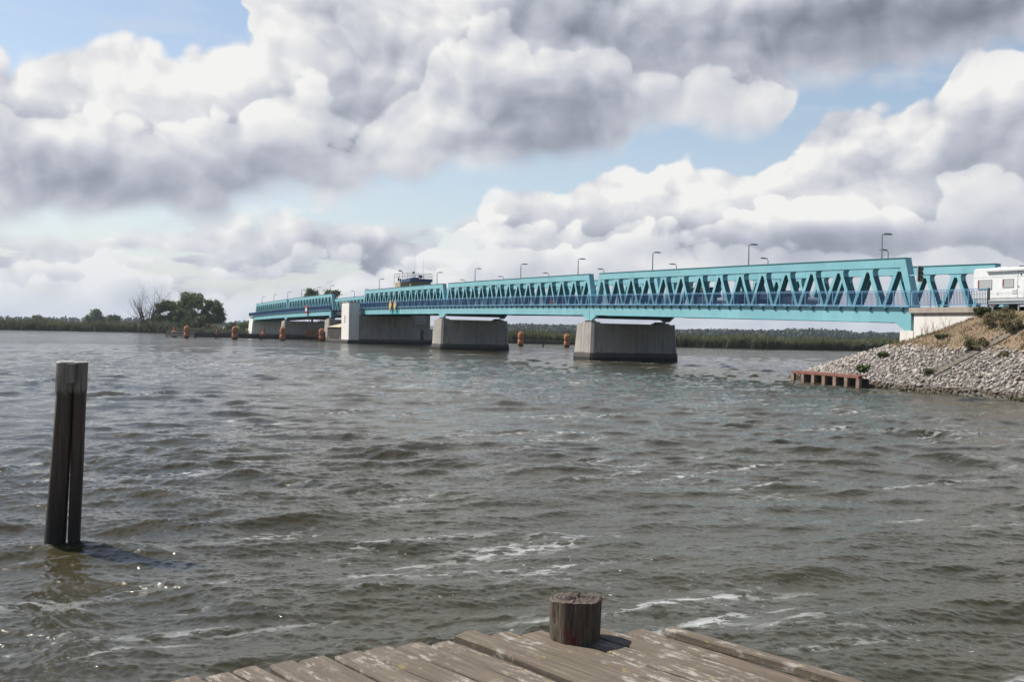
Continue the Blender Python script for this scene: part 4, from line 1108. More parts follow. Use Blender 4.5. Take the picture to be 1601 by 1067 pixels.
# ------------------------------------------------------------------ motorhome
def wheel(parent, x, y, r=.34, w=.22, side=-1):
    t = MB().tube([(x, y, r), (x + w, y, r)], r, 20).build('wheel', M['rubber'], parent, smooth=False)
    xx = x if side < 0 else x + w
    MB().tube([(xx - .012 if side < 0 else xx, y, r), (xx if side < 0 else xx + .012, y, r)], r * .6, 16).build('rim', M['galv'], t)
mh = bempty('motorhome', 2.3, -3.4, zA - .03, 'white motorhome with awning and red-framed windows leaving the bridge', 'motorhome')
body = MB().prism([(0, .62), (0, 2.62), (-.12, 2.74), (-4.6, 2.74), (-5.4, 2.86), (-6.1, 2.5), (-6.25, 1.75), (-5.9, 1.6), (-5.9, .62)], 'x', 0, 2.2)
body.build('body', M['white'], mh, bevel=.03)
MB().prism([(-5.902, .45), (-5.902, 1.58), (-6.25, 1.55), (-6.7, 1.15), (-7.1, 1.0), (-7.15, .45)], 'x', .12, 2.08).build('cab', M['white'], mh, bevel=.03)
MB().prism([(-5.92, 1.15), (-5.92, 1.52), (-6.22, 1.5), (-6.55, 1.18)], 'x', .10, 2.10).build('cab_window', M['glass'], mh)
mb = MB().box(-.02, -.003, -5.85, -.35, .30, .60); mb.build('skirt', M['offwhite'], mh)
MB().box(.1, 2.1, -5.8, -.3, .32, .60).build('chassis', M['rubber'], mh)
def mwin(y0, y1, z0, z1, blind=True):
    f = MB().box(-.035, -.004, y0, y1, z0, z1).build('window', M['glass_grey'], mh)
    fr = MB()
    for a, b_, c_, d_ in ((y0 - .04, y0, z0 - .04, z1 + .04), (y1, y1 + .04, z0 - .04, z1 + .04)): fr.box(-.045, -.003, a, b_, c_, d_)
    fr.box(-.044, -.003, y0, y1, z1, z1 + .05); fr.box(-.044, -.003, y0, y1, z0 - .04, z0)
    fr.build('frame', M['offwhite'], f)
    MB().box(-.05, -.036, y1 - .09, y1 - .0, z0, z1).build('curtain', mottled('red_curtain', (.25, .04, .05), (.3, .06, .07), 3), f)
mwin(-1.50, -.42, 1.33, 1.93); mwin(-3.25, -2.45, 1.43, 1.93); mwin(-4.9, -4.3, 1.2, 1.95)
MB().box(-.012, -.004, -4.15, -4.13, .66, 2.45).box(-.012, -.004, -3.63, -3.61, .66, 2.45).box(-.012, -.004, -4.13, -3.63, 2.43, 2.45).box(-.03, -.004, -3.74, -3.66, 1.38, 1.44).build('door_seam', M['lampgrey'], mh)
MB().box(-.009, -.003, -5.7, -.02, 2.10, 2.125).box(-.009, -.003, -5.7, -.02, .98, .99).build('trim_line', M['offwhite'], mh)
MB().box(-.13, -.004, -4.4, -1.15, 2.47, 2.62).build('awning', M['offwhite'], mh, bevel=.02)
MB().box(-.03, -.004, -3.92, -3.84, 2.18, 2.28).build('marker_lamp', M['rubber'], mh)
MB().box(-.02, -.004, -3.55, -3.2, 1.08, 1.20).build('vent_grille', M['offwhite'], mh)
MB().box(-.02, -.004, -3.55, -3.2, .92, 1.02).build('vent_grille', M['offwhite'], mh)
MB().box(-.02, -.004, -2.08, -2.02, .88, .96).build('socket', M['lampgrey'], mh)
MB().box(.5, 1.2, -4.0, -3.3, 2.744, 2.86).build('roof_vent', M['rubber'], mh)
MB().box(.4, 1.2, -2.4, -1.6, 2.744, 2.82).build('roof_hatch', M['offwhite'], mh)
for y in (-1.7, -5.9):
    wheel(mh, .06, y); wheel(mh, 1.92, y, side=1)
MB().box(-.004, .3, -.003, .02, .95, 1.3).box(1.9, 2.2, -.003, .02, .95, 1.3).build('tail_light', M['red'], mh)
# ------------------------------------------------------------------ cars on the bridge, half hidden by truss and railing
def car(b, s, dirn, mat, label, van=False):
    r = empty('car', bw(b, s, zd(s) - .055), TH + (0 if dirn > 0 else math.pi), label, 'car', None)
    hgt = 1.95 if van else 1.45
    low = MB().prism([(-2.1, .32), (-2.15, .75), (-1.9, .95), (1.0, .95), (1.9, .82), (2.15, .6), (2.1, .3)], 'x', -.86, .86); low.build('body', mat, r, bevel=.04)
    pf = [(-1.95, .95), (-1.85, hgt - .1), (-1.6, hgt), (.4 if not van else .9, hgt), (1.15 if not van else 1.5, .95)]
    MB().prism([(a, b_ + .003) for a, b_ in pf], 'x', -.74, .74).build('cabin', M['glass'], r, bevel=.03)
    MB().prism([(-1.68, hgt + .004), (-1.6, hgt + .04), (.36 if not van else .85, hgt + .04), (.45 if not van else .95, hgt + .004)], 'x', -.76, .76).build('roof', mat, r)
    for y in (-1.3, 1.35):
        wheel(r, -.86, y, .31, .2, -1); wheel(r, .66, y, .31, .2, 1)
    return r
M['car_dark'] = mottled('dark_car_paint', (.03, .035, .05), (.04, .045, .06), 3, .25)
M['car_silver'] = mottled('silver_car_paint', (.42, .43, .45), (.46, .47, .49), 3, .25, .4)
M['car_red'] = mottled('red_car_paint', (.35, .03, .02), (.38, .04, .03), 3, .25)
M['car_white'] = mottled('white_car_paint', (.7, .7, .68), (.74, .74, .72), 3, .25)
car(3.3, 22.5, -1, M['car_dark'], 'dark car behind the railing below the second lamp from the right')
car(3.3, 16.5, -1, M['car_silver'], 'silver car behind the railing in the middle of the first span')
car(3.3, 30.0, -1, M['car_white'], 'white van behind the railing left of the dark car', van=True)
car(7.0, 71.0, 1, M['car_red'], 'red car glimpsed between the diagonals of the second span')

# ------------------------------------------------------------------ orange dolphins and fender beams
def dolphin(x, y, kind, label):
    r = empty('dolphin', (x, y, 0), 0, label, 'mooring dolphin', 'orange mooring dolphins')
    if kind == 'barrel':
        MB().tube([(0, 0, -1.5), (0, 0, .15), (0, 0, .18), (0, 0, .55), (0, 0, .95), (0, 0, 1.42)], [.62, .62, .66, .78, .80, .66], 14).build('lower_drum', M['orange'], r)
        MB().tube([(0, 0, 1.425), (0, 0, 1.56)], .70, 14).build('band', M['orange_dark'], r)
        MB().tube([(0, 0, 1.565), (0, 0, 1.75), (0, 0, 2.3), (0, 0, 2.75), (0, 0, 2.84)], [.66, .76, .78, .66, .40], 14).build('upper_drum', M['orange'], r)
        MB().tube([(.05, 0, 2.845), (.05, 0, 3.2)], [.20, .15], 8).build('head', M['orange'], r)
    elif kind == 'pile':
        MB().tube([(0, 0, -1.5), (0, 0, 1.35), (0, 0, 1.5)], [.72, .72, .5], 12).build('drum', M['orange_dark'], r)
        MB().tube([(0, 0, 1.505), (0, 0, 2.5)], [.36, .28], 10).build('head', M['orange'], r)
    elif kind == 'slim':
        MB().tube([(0, 0, -1.5), (0, 0, .6), (0, 0, 1.5)], [.5, .5, .42], 12).build('drum', M['orange_dark'], r)
        MB().tube([(0, 0, 1.505), (0, 0, 2.3)], [.32, .3], 10).build('head', M['orange'], r)
    elif kind == 'cluster':
        for i, dx in enumerate((-1.1, -.35, .4, 1.15)):
            MB().tube([(dx, 0, -1.5), (dx, 0, 1.0), (dx, 0, 2.35 - .1 * (i % 2))], [.34, .38, .30], 10).build('pile', M['orange'], r)
        MB().box(-1.5, 1.55, -.5, -.38, .95, 1.15).build('waling', M['orange_dark'], r)
    return r
DOL = [(-73.3, 228.5, 'barrel', 'tall orange two-drum dolphin farthest left of the big ones'), (-61.4, 224.5, 'barrel', 'orange two-drum dolphin in the middle of the left row'), (-49.9, 220.5, 'barrel', 'orange two-drum dolphin in front of the far narrow pier'),
       (-42.6, 227.0, 'barrel', 'orange dolphin touching the stained icebreaker nose'), (-80.4, 241.5, 'pile', 'squat dark-red dolphin at the left end of the fender beam'), (-72.0, 248.0, 'slim', 'small slim dolphin between the two left drums'),
       (-59.8, 244.0, 'pile', 'squat dark dolphin under the far truss span'), (-51.5, 259.0, 'cluster', 'cluster of four orange piles under the far truss span'), (1.85, 214.8, 'barrel', 'orange dolphin seen under the second span, left one of two'), (11.4, 210.5, 'barrel', 'orange dolphin seen under the second span, right one of two')]
for q_, (x, y, kd, lab) in enumerate(DOL):
    d_ = dolphin(x, y, kd, lab)
    if kd == 'barrel': d_.scale = (.82, .82, .95 + .04 * (q_ % 3)); d_.rotation_euler = (R(1.5 * (q_ % 3 - 1)), R(1.2 * (q_ % 2)), q_ * 1.1)
def beam(pts, label, z=.85, h=.42):
    r = empty('fender_beam', (pts[0][0], pts[0][1], 0), 0, label, 'fender beam', 'dark timber fender beams')
    o = Vector((pts[0][0], pts[0][1], 0))
    for (x0, y0), (x1, y1) in zip(pts[:-1], pts[1:]):
        MB().bar(Vector((x0, y0, z)) - o, Vector((x1, y1, z)) - o, .3, h).build('beam', M['fender'], r)
        MB().bar(Vector((x0, y0, z + h / 2 + .30)) - o, Vector((x1, y1, z + h / 2 + .30)) - o, .12, .10).build('hand_rail', M['lampgrey'], r)
        n = max(1, int(math.hypot(x1 - x0, y1 - y0) / 4.5))
        for i in range(n + 1):
            p = Vector((x0 + (x1 - x0) * i / n, y0 + (y1 - y0) * i / n, 0)) - o
            MB().tube([(p.x, p.y + .25, -1.5), (p.x, p.y + .25, z + .3)], .17, 7).build('pile', M['fender'], r)
    return r
beam([(-82.5, 242), (-72, 230.3), (-61.4, 226.2), (-49.9, 222.3), (-43.2, 228)], 'long dark fender beam linking the front row of orange dolphins', .62, .75)
beam([(-84, 246.5), (-72, 250), (-59.8, 246), (-51.5, 261), (-44, 262)], 'dark fender beam behind the front row of dolphins', .95, .5)
beam([(-3, 216.5), (1.85, 216.2), (11.4, 212), (22, 207.6)], 'thin dark fender beam between the two orange dolphins under the second span', .75, .34)

# ------------------------------------------------------------------ far shores
def land(name, poly, z, mat):
    me = bpy.data.meshes.new(name); n = len(poly)
    vs = [(x, y, z) for x, y in poly] + [(x, y, -1.5) for x, y in poly]
    me.from_pydata(vs, [], [tuple(range(n))] + [(i, (i + 1) % n, n + (i + 1) % n, n + i) for i in range(n)]); me.materials.append(mat)
    bm_ = bmesh.new(); bm_.from_mesh(me); bmesh.ops.recalc_face_normals(bm_, faces=bm_.faces); bmesh.ops.triangulate(bm_, faces=[f for f in bm_.faces if len(f.verts) > 4]); bm_.to_mesh(me); bm_.free()
    o = bpy.data.objects.new(name, me); C.objects.link(o); return tag(o, kind='structure')
M['marsh'] = mottled('marsh_ground', (0.07, 0.085, 0.035), (0.12, 0.12, 0.06), .05, .95)
left_shore = [(-900, 420), (-420, 345), (-300, 338), (-166, 331), (-128, 341), (-112, 332), (-96, 322), (-86, 309), (-79, 305)]
land('far_shore', left_shore + [(-64, 330), (-66, 420), (-190, 1400), (-900, 1400)], .25, M['marsh'])
right_shore = [(-26, 300), (-12, 275), (2, 262), (22, 256), (41, 253), (61, 243), (82, 247), (100, 259), (130, 268), (180, 262), (320, 300), (700, 330)]
land('far_marsh', right_shore + [(1500, 330), (1500, 2400), (-160, 2400), (-160, 900)], .20, M['marsh'])
def reeds_along(line, depth, n, hgt, wid, seed, name, label, zb=.1, xr=None):
    r = np.random.default_rng(seed); P = np.array(line, float)
    seg = np.diff(P, axis=0); L = np.hypot(seg[:, 0], seg[:, 1])
    if xr is not None:
        mid = (P[:-1] + P[1:]) / 2; L = np.where((mid[:, 0] > xr[0]) & (mid[:, 0] < xr[1]), L, 0)
    i = r.choice(len(L), n, p=L / L.sum()); t = r.random(n)
    d = r.random(n) ** 1.6 * depth
    nx, ny = -seg[i, 1] / np.hypot(seg[i, 0], seg[i, 1]), seg[i, 0] / np.hypot(seg[i, 0], seg[i, 1])
    p = P[i] + seg[i] * t[:, None] + np.stack([nx, ny], -1) * (d - .4 + .4 * np.sin(t * 23 + i))[:, None]
    h = hgt * (1 + .10 * np.sin(p[:, 0] * .35) + .07 * np.sin(p[:, 0] * .11 + 2)) * np.where(d < 1.2, .85, 1)
    pts = np.stack([p[:, 0], p[:, 1], np.full(n, zb)], -1)
    return tag(blades(pts, h, wid, .16, seed, name, M['reed'], wind=(.10, .02)), kind='stuff', label=label, cat='reeds')
reeds_along([(-700, 385), (-420, 345), (-300, 338), (-166, 331), (-128, 341), (-114, 333)], 16, 60000, 3.6, .20, 21, 'reeds', 'tall green reed belt along the far left shore')
reeds_along([(-124, 339), (-112, 332), (-96, 322), (-86, 309)], 9, 9000, 1.7, .16, 24, 'shore_grass', 'lower green grass on the left shore in front of the trees')
reeds_along([(-5, 268), (2, 262), (22, 256), (41, 253), (61, 243), (82, 247), (100, 259), (130, 268), (180, 262)], 16, 60000, 2.9, .17, 22, 'reeds', 'tall green reed belt on the far shore seen under the bridge')
# low bank and slope beside the left abutment
left_bank = [(-85, 312), (-101, 330), (-118, 345), (-150, 420), (-90, 420), (-78, 330)]
# trees of the left shore
r = np.random.default_rng(77)
dt = empty('dead_tree', (-124.0, 345, .3), 0, 'bare grey leafless tree at the left of the tree group', 'tree')
mb = MB()
for j in range(13):
    a = j * .7; branches(mb, (math.cos(a) * .5, math.sin(a) * .5, 0), (math.cos(a) * .42 - .05, math.sin(a) * .42, 1), 7.0 + 3.5 * r.random(), .24, 3, r, .42)
mb.build('branches', M['deadwood'], dt)
leaves([(2.5, 0, 4), (3.2, 1, 7), (1.5, 0, 2), (3.4, 0, 9)], [1.5, 1.3, 1.4, 1.0], 900, .28, 31, .9, 'ivy', M['leaf'], dt)
tree('broadleaf_tree', -117.5, 347, .3, 10.6, 8.5, 'leafy green tree just right of the bare tree', M['leaf'], 1, None, 9000, .22, 14, .05)
tree('broadleaf_tree', -110.5, 350, .3, 13.8, 10.5, 'tallest round green tree in the middle of the group', M['leaf'], 2, None, 11000, .22, 16, .12)
tree('broadleaf_tree', -104.0, 352, .3, 11.6, 8.0, 'spreading green tree at the right of the group', M['leaf'], 3, None, 7000, .22, 14, .22)
tree('broadleaf_tree', -113.0, 344, .3, 7.5, 8.0, 'low dark tree in front of the tallest tree', M['leaf_dark'], 4, None, 7000, .22, 12, .02)
bush('bush', -106.5, 340, .3, 6.3, 8.5, 'big rounded olive-green bush right of the tree group', M['leaf_olive'], 5, n=4200, size=.27)
bush('bush', -100.5, 338, .3, 3.4, 5.5, 'small brownish bush right of the rounded bush', M['scrub'], 6, n=1600, size=.22)
bush('bush', -121.0, 341, .3, 4.0, 6.0, 'green bush below the bare tree', M['leaf_olive'], 7, n=2200, size=.25)
bush('bush', -88.5, 321, .3, 4.0, 5.0, 'green bush beside the left abutment', M['leaf_olive'], 8, n=1800, size=.22)
bush('bush', -84.5, 318, .3, 5.2, 3.4, 'tall dark bush right next to the left abutment', M['leaf'], 9, n=1600, size=.20)
bush('bush', -92.0, 326, .3, 2.6, 5.0, 'low green bush on the left shore', M['leaf_olive'], 10, n=1400, size=.22)
tree('broadleaf_tree', -247, 600, .3, 9.6, 11, 'distant small round tree above the left reeds', M['leaf'], 11, None, 2200, .5, 10, .1)
tree('broadleaf_tree', -236, 600, .3, 6.4, 9, 'lower distant tree beside the small round tree', M['leaf_olive'], 12, None, 1500, .5, 8, .1)
tree('broadleaf_tree', -290, 620, .3, 5.6, 8, 'distant brownish tree farther left above the reeds', M['scrub'], 13, None, 1000, .5, 8, .1)
tree('broadleaf_tree', -83.0, 420, .3, 18.6, 9.5, 'dark tree crown rising behind the far trusses, left one', M['leaf_dark'], 14, None, 4200, .36, 12, .3)
tree('broadleaf_tree', -75.0, 422, .3, 18.3, 8.5, 'dark tree crown rising behind the far trusses, right one', M['leaf_dark'], 15, None, 3800, .36, 12, .3)
tree('broadleaf_tree', -66.0, 440, .3, 14.5, 9, 'faint tree behind the truss right of the dark crowns', M['scrub'], 16, None, 1500, .36, 10, .3)
tree('broadleaf_tree', -58.5, 445, .3, 14.8, 8, 'faint tree directly behind the lamp over the gap', M['scrub'], 17, None, 1400, .36, 10, .3)
# far woods: one mass of crowns on the horizon
def woods(name, x0, x1, y0, y1, n, h, seed, label, mat, base=0, per=22, size=1.5):
    r = np.random.default_rng(seed); V = []
    X = r.random(n) * (x1 - x0) + x0; Y = r.random(n) * (y1 - y0) + y0
    hh = h * (.72 + .4 * r.random(n)) * (1 + .16 * np.sin(X * .021) + .10 * np.sin(X * .053 + 1))
    k1 = r.normal(size=(n, per, 3)); k1 /= np.linalg.norm(k1, axis=-1)[..., None]
    p = np.stack([X, Y, base + hh * .55], -1)[:, None, :] + k1 * np.stack([hh * .34, hh * .34, hh * .5], -1)[:, None, :] * (.6 + .4 * r.random((n, per, 1)))
    p = p.reshape(-1, 3); m_ = len(p); sz = size * (.5 + r.random(m_))[:, None]
    a = r.normal(size=(m_, 3)); a /= np.linalg.norm(a, axis=1)[:, None]; b = np.cross(a, r.normal(size=(m_, 3))); b /= np.linalg.norm(b, axis=1)[:, None]
    V = np.stack([p - a * sz, p + b * sz * .8, p + a * sz, p - b * sz * .8], 1).reshape(-1, 3)
    return tag(np_mesh(name, V, np.arange(4 * m_).reshape(-1, 4), mat), kind='stuff', label=label, cat='forest')
woods('distant_forest', -40, 820, 1180, 1330, 4200, 9.5, 41, 'dark band of distant woods on the horizon under the bridge', M['forest'])
woods('distant_hedgerow', 0, 420, 700, 740, 260, 3.4, 42, 'mid-distance trees and bushes behind the right reed belt', M['forest'], per=30, size=.9)
woods('distant_woods', -900, -230, 1350, 1400, 420, 8.5, 43, 'faint low line of trees on the left horizon', M['forest'])
# low wooded ridge far beyond
xs = np.linspace(-1800, 2600, 221); ys = np.linspace(2450, 3600, 12)
Xh, Yh = np.meshgrid(xs, ys)
prof_ = np.clip(np.sin((Yh - 2450) / 1150 * math.pi), 0, 1)
ridge = (15 + 5 * np.sin(Xh * .0031 + 1) + 3.0 * np.sin(Xh * .0083) + 1.0 * np.sin(Xh * .04)) * np.where(Xh > -150, 1, np.clip(1 + (Xh + 150) / 500, .12, 1))
Zh = prof_ * ridge * 1.05
nr, nc = Xh.shape; ii = np.arange(nr - 1)[:, None] * nc + np.arange(nc - 1)[None, :]
k = new_mat('far_wooded_hills'); v = pos(k)
k.put(k.p.inputs['Base Color'], k.mixc(k.ss(k.noise(v, .012, 5, .6), .4, .6), (0.03, 0.048, 0.024), (0.045, 0.06, 0.03))); k.p.inputs['Roughness'].default_value = .95
tag(np_mesh('hills', np.stack([Xh, Yh, Zh], -1).reshape(-1, 3), np.stack([ii, ii + nc, ii + nc + 1, ii + 1], -1).reshape(-1, 4), k.mat, smooth=True), kind='structure')

# ------------------------------------------------------------------ mooring post in the water
k = new_mat('wet_post_timber'); v = objc(k)
n = k.noise(k.scalev(v, (14, 14, .7)), 1.4, 6, .7); z = k.n('ShaderNodeSeparateXYZ'); k.put(z.inputs[0], pos(k))
c = k.mixc(k.ss(n, .35, .7), (0.045, 0.027, 0.018), (0.125, 0.080, 0.055))
lightz = k.ss(k.add(z.outputs[2], k.mul(k.sub(n, .5), .25)), 2.22, 2.36)
c = k.mixc(lightz, c, k.mixc(k.ss(n, .3, .7), (0.16, 0.13, 0.105), (0.34, 0.29, 0.24)))
c = k.mixc(k.ss(k.add(z.outputs[2], k.mul(n, .3)), 1.7, .25), c, (0.014, 0.011, 0.008))
k.put(k.p.inputs['Base Color'], c); k.put(k.p.inputs['Roughness'], k.mixf(lightz, .55, .85))
k.put(k.p.inputs['Normal'], bump(k, n, .5, .02))
M['post'] = k.mat
mp = empty('mooring_post', (-6.40, 14.5, 0), 0, 'dark wet twin-trunk mooring post with pale sawn top standing in the water', 'mooring post')
def pole(mb, x0, y0, x1, y1, z0, z1, r0, r1, n=18, seed=0, zs=14):
    rr_ = np.random.default_rng(seed); off = rr_.random(n) * 6
    base = len(mb.v)
    for i in range(zs + 1):
        t = i / zs; cx, cy, cz = x0 + (x1 - x0) * t, y0 + (y1 - y0) * t, z0 + (z1 - z0) * t; rad = r0 + (r1 - r0) * t
        for j in range(n):
            a = 6.2832 * j / n; q = rad * (1 + .03 * math.sin(3 * a + seed) + .022 * math.sin(7 * a + 2 * seed + t * 1.5) + .012 * math.sin(t * 9 + off[j]))
            mb.v.append((cx + q * math.cos(a), cy + q * math.sin(a), cz))
    for i in range(zs):
        for j in range(n):
            a = base + i * n + j; b = base + i * n + (j + 1) % n; mb.f.append((a, b, b + n, a + n))
    mb.f.append(tuple(base + j for j in range(n))[::-1]); mb.f.append(tuple(base + zs * n + j for j in range(n)))
for nm, a, rad0, rad1, sd in (('trunk', (-.165, 0, .030, 0), .160, .120, 1), ('trunk', (.135, .03, .225, .03), .082, .088, 2)):
    mb = MB(); pole(mb, a[0], a[1], a[2], a[3], -1.4, 2.38, rad0, rad1, seed=sd); mb.build(nm, M['post'], mp, smooth=False)
# thicker unworn heads, left at full girth above the planed shafts
mb = MB(); pole(mb, .026, 0, .042, 0, 2.28, 2.70, .134, .138, seed=3, zs=5); mb.build('head', M['post'], mp)
mb = MB(); pole(mb, .222, .03, .232, .03, 2.28, 2.70, .100, .100, seed=4, zs=5); mb.build('head', M['post'], mp)
MB().box(.105, .20, -.17, -.02, 2.42, 2.695).build('wedge', M['post'], mp)
M['sawn'] = mottled('pale_sawn_wood', (.50, .47, .42), (.62, .59, .54), 12, .8)
mb = MB(); pole(mb, .042, 0, .042, 0, 2.702, 2.722, .134, .128, seed=3, zs=1); pole(mb, .232, .03, .232, .03, 2.702, 2.720, .096, .092, seed=4, zs=1); mb.build('sawn_top', M['sawn'], mp)

# ------------------------------------------------------------------ jetty
ZJ = 1.65
k = new_mat('weathered_planks'); gi = k.n('ShaderNodeObjectInfo'); v = objc(k)
off = k.n('ShaderNodeCombineXYZ'); k.put(off.inputs[0], k.mul(gi.outputs['Random'], 37.0)); k.put(off.inputs[1], k.mul(gi.outputs['Random'], 11.0))
v2 = k.vm('ADD', v, off.outputs[0])
gr_ = k.noise(k.scalev(v2, (2.2, 38, 38)), 1.0, 7, .68, .3)
bl_ = k.noise(k.scalev(v2, (1, 1.6, 1)), 4.5, 6, .65)
c = k.mixc(k.ss(gr_, .30, .72), (0.075, 0.057, 0.041), (0.175, 0.140, 0.104))
c = k.mixc(k.mul(k.ss(bl_, .38, .58), .6), c, (0.100, 0.078, 0.056))
worn = k.mul(k.ss(k.noise(k.scalev(v2, (1, 2.8, 1)), 7.5, 8, .75), .50, .60), k.ss(k.noise(v2, 2.3, 3, .5), .44, .56))
c = k.mixc(k.mul(worn, .62), c, (0.40, 0.37, 0.33))
lich = k.mul(k.ss(k.noise(v2, 16, 5, .6), .57, .66), k.ss(k.noise(v2, 3.1, 2, .5), .53, .63))
c = k.mixc(k.mul(lich, .5), c, (0.34, 0.25, 0.08))
k.put(k.p.inputs['Base Color'], c); k.p.inputs['Roughness'].default_value = .88
hh_ = k.add(k.mul(gr_, .7), k.mul(k.noise(v2, 45, 5, .7), .5))
k.put(k.p.inputs['Normal'], bump(k, hh_, .9, .010))
M['plank'] = k.mat
jt = empty('wooden_jetty', (0, 0, ZJ), 0, 'weathered grey-brown plank jetty in the foreground, seen from on top', 'jetty')
# planks lie side by side; the outer ends step along the edge
pd = Vector((.672, -.741, 0)).normalized(); pn = Vector((pd.y * -1, pd.x, 0))     # along the plank / across it
def plank(along0, across0, length, width, dz, tilt, seed, thick=.055, name='plank', mat='plank', rot=0):
    """one plank, slightly uneven ends and edges; local x runs along the plank"""
    rr_ = np.random.default_rng(seed); n = 22; mb = MB()
    def ring(i):
        x = length * i / n; wob = .004 * math.sin(x * 3 + seed) + .003 * rr_.normal()
        wob2 = .004 * math.sin(x * 2.3 + seed * 1.7) + .003 * rr_.normal()
        e = .008
        xx0 = x + (.012 * rr_.normal() if i in (0,) else 0)
        zt = dz + tilt * x + .0025 * math.sin(x * 4 + seed)
        return [(xx0, wob, zt - thick), (x, width - .006 + wob2, zt - thick), (xx0, width - .006 + wob2, zt - e), (x, width - .006 - e + wob2, zt), (xx0, width * .5, zt + .003), (x, e + wob, zt), (xx0, wob, zt - e)]
    for i in range(n + 1): mb.v.extend(ring(i))
    m_ = 7
    for i in range(n):
        for j in range(m_):
            a = i * m_ + j; b = i * m_ + (j + 1) % m_; mb.f.append((a, b, b + m_, a + m_))
    mb.f.append(tuple(range(m_))[::-1]); mb.f.append(tuple(n * m_ + j for j in range(m_)))
    o = mb.build(name, M[mat], jt)
    return o
# outer ends, left to right, on the deck plane (metres); each plank starts at its end and runs down-right under the viewer
cb = [1.34, 1.50, 1.66, 1.82, 1.98, 2.13, 2.28, 2.42, 2.575, 2.735, 2.90, 3.08, 3.25, 3.41, 3.56, 3.72, 3.89, 4.06, 4.21, 4.375, 4.53]
ends = [(1.34, -4.50), (2.12, -4.36), (2.37, -4.30), (2.55, -4.29), (2.90, -4.21), (3.26, -4.14), (3.57, -4.03), (3.89, -3.93), (4.1, -3.82), (4.36, -3.66), (4.56, -3.38)]
rj = np.random.default_rng(5)
for i in range(len(cb) - 1):
    mid = (cb[i] + cb[i + 1]) / 2
    a_ = float(np.interp(mid, [e[0] for e in ends], [e[1] for e in ends])) - .13 + rj.normal() * .012
    dz = rj.normal() * .004
    if i == 14: dz = .022; a_ -= .035
    if i == 13: dz = -.006
    o = plank(0, 0, 6.5, cb[i + 1] - cb[i] - rj.random() * .010 - .005, dz, rj.normal() * .0006, 100 + i)
    o.location = tuple(pd * a_ + pn * (cb[i] - .15)); o.rotation_euler = (0, 0, math.atan2(pd.y, pd.x))
# raised kerb beam along the right edge
o = plank(0, 0, 6.2, .078, .044, 0, 300, thick=.042, name='kerb_beam')
o.location = tuple(pd * -3.50 + pn * 4.345); o.rotation_euler = (0, 0, math.atan2(pd.y, pd.x))
mb = MB()
for a_ in (-3.2, -1.2, .9):
    c0 = pd * a_
    mb.bar(tuple(c0 + pn * 1.4 + Vector((0, 0, -.17))), tuple(c0 + pn * 4.5 + Vector((0, 0, -.17))), .16, .20)
mb.build('bearer', M['fender'], jt)
for a_, c_ in ((-3.2, 1.8), (-3.2, 4.2), (-1.2, 1.8), (-1.2, 4.2), (.9, 1.8), (.9, 4.2)):
    p = pd * a_ + pn * c_; MB().tube([(p.x, p.y, -3.2), (p.x, p.y, -.27)], .12, 10).build('pile', M['fender'], jt)
# sawn-off pile standing up through the deck
k = new_mat('split_pile_timber'); v = objc(k)
z = k.n('ShaderNodeSeparateXYZ'); k.put(z.inputs[0], v)
ang = k.m('ARCTAN2', z.outputs[1], z.outputs[0])
cv_ = k.n('ShaderNodeCombineXYZ'); k.put(cv_.inputs[0], k.mul(ang, 4.5)); k.put(cv_.inputs[1], k.mul(z.outputs[2], 2.2))
gr_ = k.noise(cv_.outputs[0], 3.2, 7, .68)
c = k.mixc(k.ss(gr_, .30, .70), (0.035, 0.025, 0.018), (0.17, 0.135, 0.095))
c = k.mixc(k.mul(k.ss(k.noise(v, 9, 4, .6), .5, .7), .5), c, (0.10, 0.05, 0.035))
red = k.mul(k.mul(k.ss(z.outputs[2], .13, .03), k.ss(k.m('ABSOLUTE', k.add(ang, 1.85)), .45, .15)), k.ss(k.noise(v, 22, 3, .6), .38, .55))
c = k.mixc(red, c, (0.16, 0.028, 0.018))
crack = k.ss(gr_, .36, .30); c = k.mixc(k.mul(crack, .85), c, (0.02, 0.015, 0.012))
k.put(k.p.inputs['Base Color'], c); k.p.inputs['Roughness'].default_value = .9
k.put(k.p.inputs['Normal'], bump(k, gr_, .9, .012))
M['stump'] = k.mat
k = new_mat('rough_end_grain'); v = objc(k)
n = k.noise(v, 28, 7, .7); rg = k.m('SINE', k.mul(k.n('ShaderNodeVectorMath', operation='LENGTH').outputs['Value'], 1))
lnn = k.n('ShaderNodeVectorMath', operation='LENGTH'); k.put(lnn.inputs[0], k.scalev(v, (1, 1, 0)))
ring = k.m('SINE', k.mul(k.add(lnn.outputs['Value'], k.mul(n, .03)), 260))
c = k.mixc(k.ss(n, .35, .65), (0.040, 0.028, 0.023), (0.105, 0.080, 0.068))
c = k.mixc(k.mul(k.ss(ring, .2, 1), .25), c, (0.14, 0.115, 0.095))
c = k.mixc(k.mul(k.ss(lnn.outputs['Value'], .10, .135), .5), c, (0.17, 0.14, 0.11))
k.put(k.p.inputs['Base Color'], c); k.p.inputs['Roughness'].default_value = .95
k.put(k.p.inputs['Normal'], bump(k, k.add(n, k.mul(ring, .15)), 1.0, .012))
M['endgrain'] = k.mat
bo = empty('sawn_off_pile', (.372, 5.44, ZJ), 0, 'short split wooden pile stump standing on the jetty edge, casting a round shadow', 'mooring bollard')
mb = MB(); nn = 72; zs_ = 16; rr_ = np.random.default_rng(12)
jag = [0.005 * math.sin(3 * t * 6.283 / nn + 1) + .006 * math.sin(t * 6.283 / nn + 2.2) + .002 * rr_.normal() for t in range(nn)]
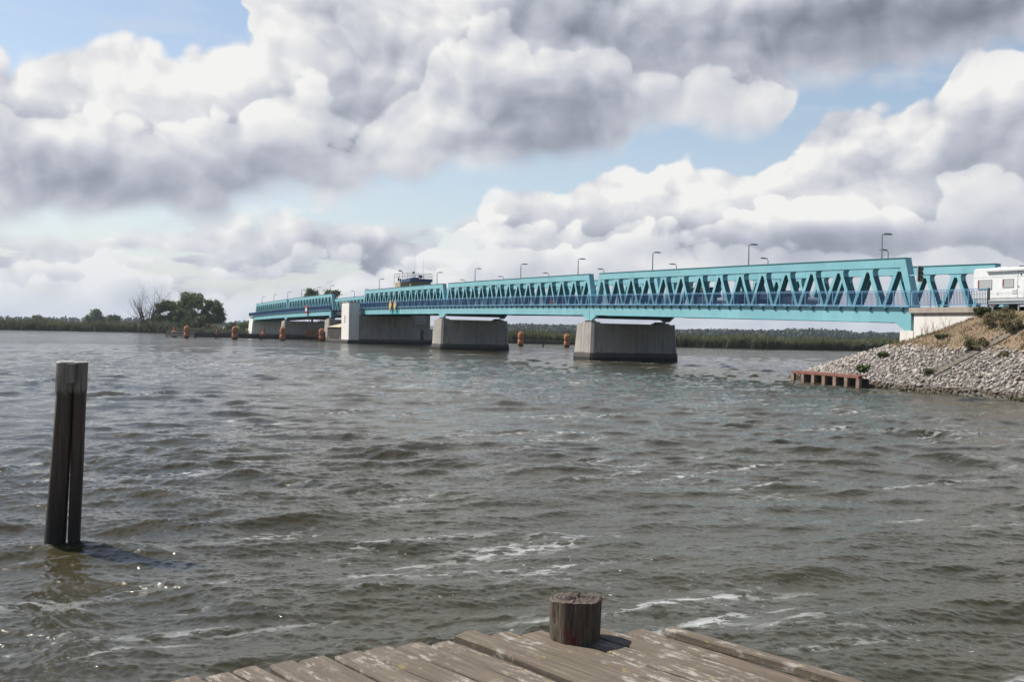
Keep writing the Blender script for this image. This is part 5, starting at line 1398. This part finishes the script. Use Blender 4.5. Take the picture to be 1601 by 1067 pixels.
for i in range(zs_ + 1):
    t = i / zs_
    for j in range(nn):
        a = 6.2832 * j / nn
        q = .128 + .009 * t + .0035 * math.sin(4 * a + 1) + .0025 * math.sin(11 * a) + .0016 * math.sin(31 * a + t)
        for ca, w_ in ((-1.72, .035), (-2.6, .025), (-.75, .02), (-1.2, .02)):
            dd = (a - (ca % 6.2832) - .05 * math.sin(t * 5)) 
            q -= .016 * math.exp(-(dd / w_) ** 2)
        mb.v.append((q * math.cos(a), q * math.sin(a), -.10 + t * (0.315 + jag[j])))
for i in range(zs_):
    for j in range(nn):
        a = i * nn + j; b = i * nn + (j + 1) % nn; mb.f.append((a, b, b + nn, a + nn))
mb.build('trunk', M['stump'], bo, smooth=True)
mb = MB()
for ri, rad in enumerate((1.0, .93, .75, .5, .25, .08)):
    for j in range(nn):
        a = 6.2832 * j / nn; s_ = (zs_ * nn + j); q = .137 * rad
        q2 = q + (.0035 * math.sin(4 * a + 1) + .0025 * math.sin(11 * a)) * rad
        zt = -.10 + 0.315 + jag[j] * rad + (.004 if ri else -.002) + .004 * math.sin(q2 * 60 + a * 2) * (ri > 0) + .0025 * rr_.normal() * (ri > 0)
        mb.v.append((q2 * math.cos(a), q2 * math.sin(a), zt))
for ri in range(5):
    for j in range(nn):
        a = ri * nn + j; b = ri * nn + (j + 1) % nn; mb.f.append((a, b, b + nn, a + nn))
mb.f.append(tuple(5 * nn + j for j in range(nn)))
mb.build('sawn_face', M['endgrain'], bo, smooth=False)


# ------------------------------------------------------------------ the air itself
hb = MB().box(-4150, 4150, -4150, 4150, -3.5, 60).build('haze', M['water'])
hm = bpy.data.materials.new('air'); hm.use_nodes = True; ht_ = hm.node_tree; ht_.nodes.clear()
ho = ht_.nodes.new('ShaderNodeOutputMaterial'); hv = ht_.nodes.new('ShaderNodeVolumePrincipled')
hv.inputs['Density'].default_value = 0.00012; hv.inputs['Color'].default_value = (0.78, 0.86, 1.0, 1); hv.inputs['Anisotropy'].default_value = 0.2
ht_.links.new(hv.outputs[0], ho.inputs['Volume'])
hb.data.materials[0] = hm; tag(hb, kind='stuff')
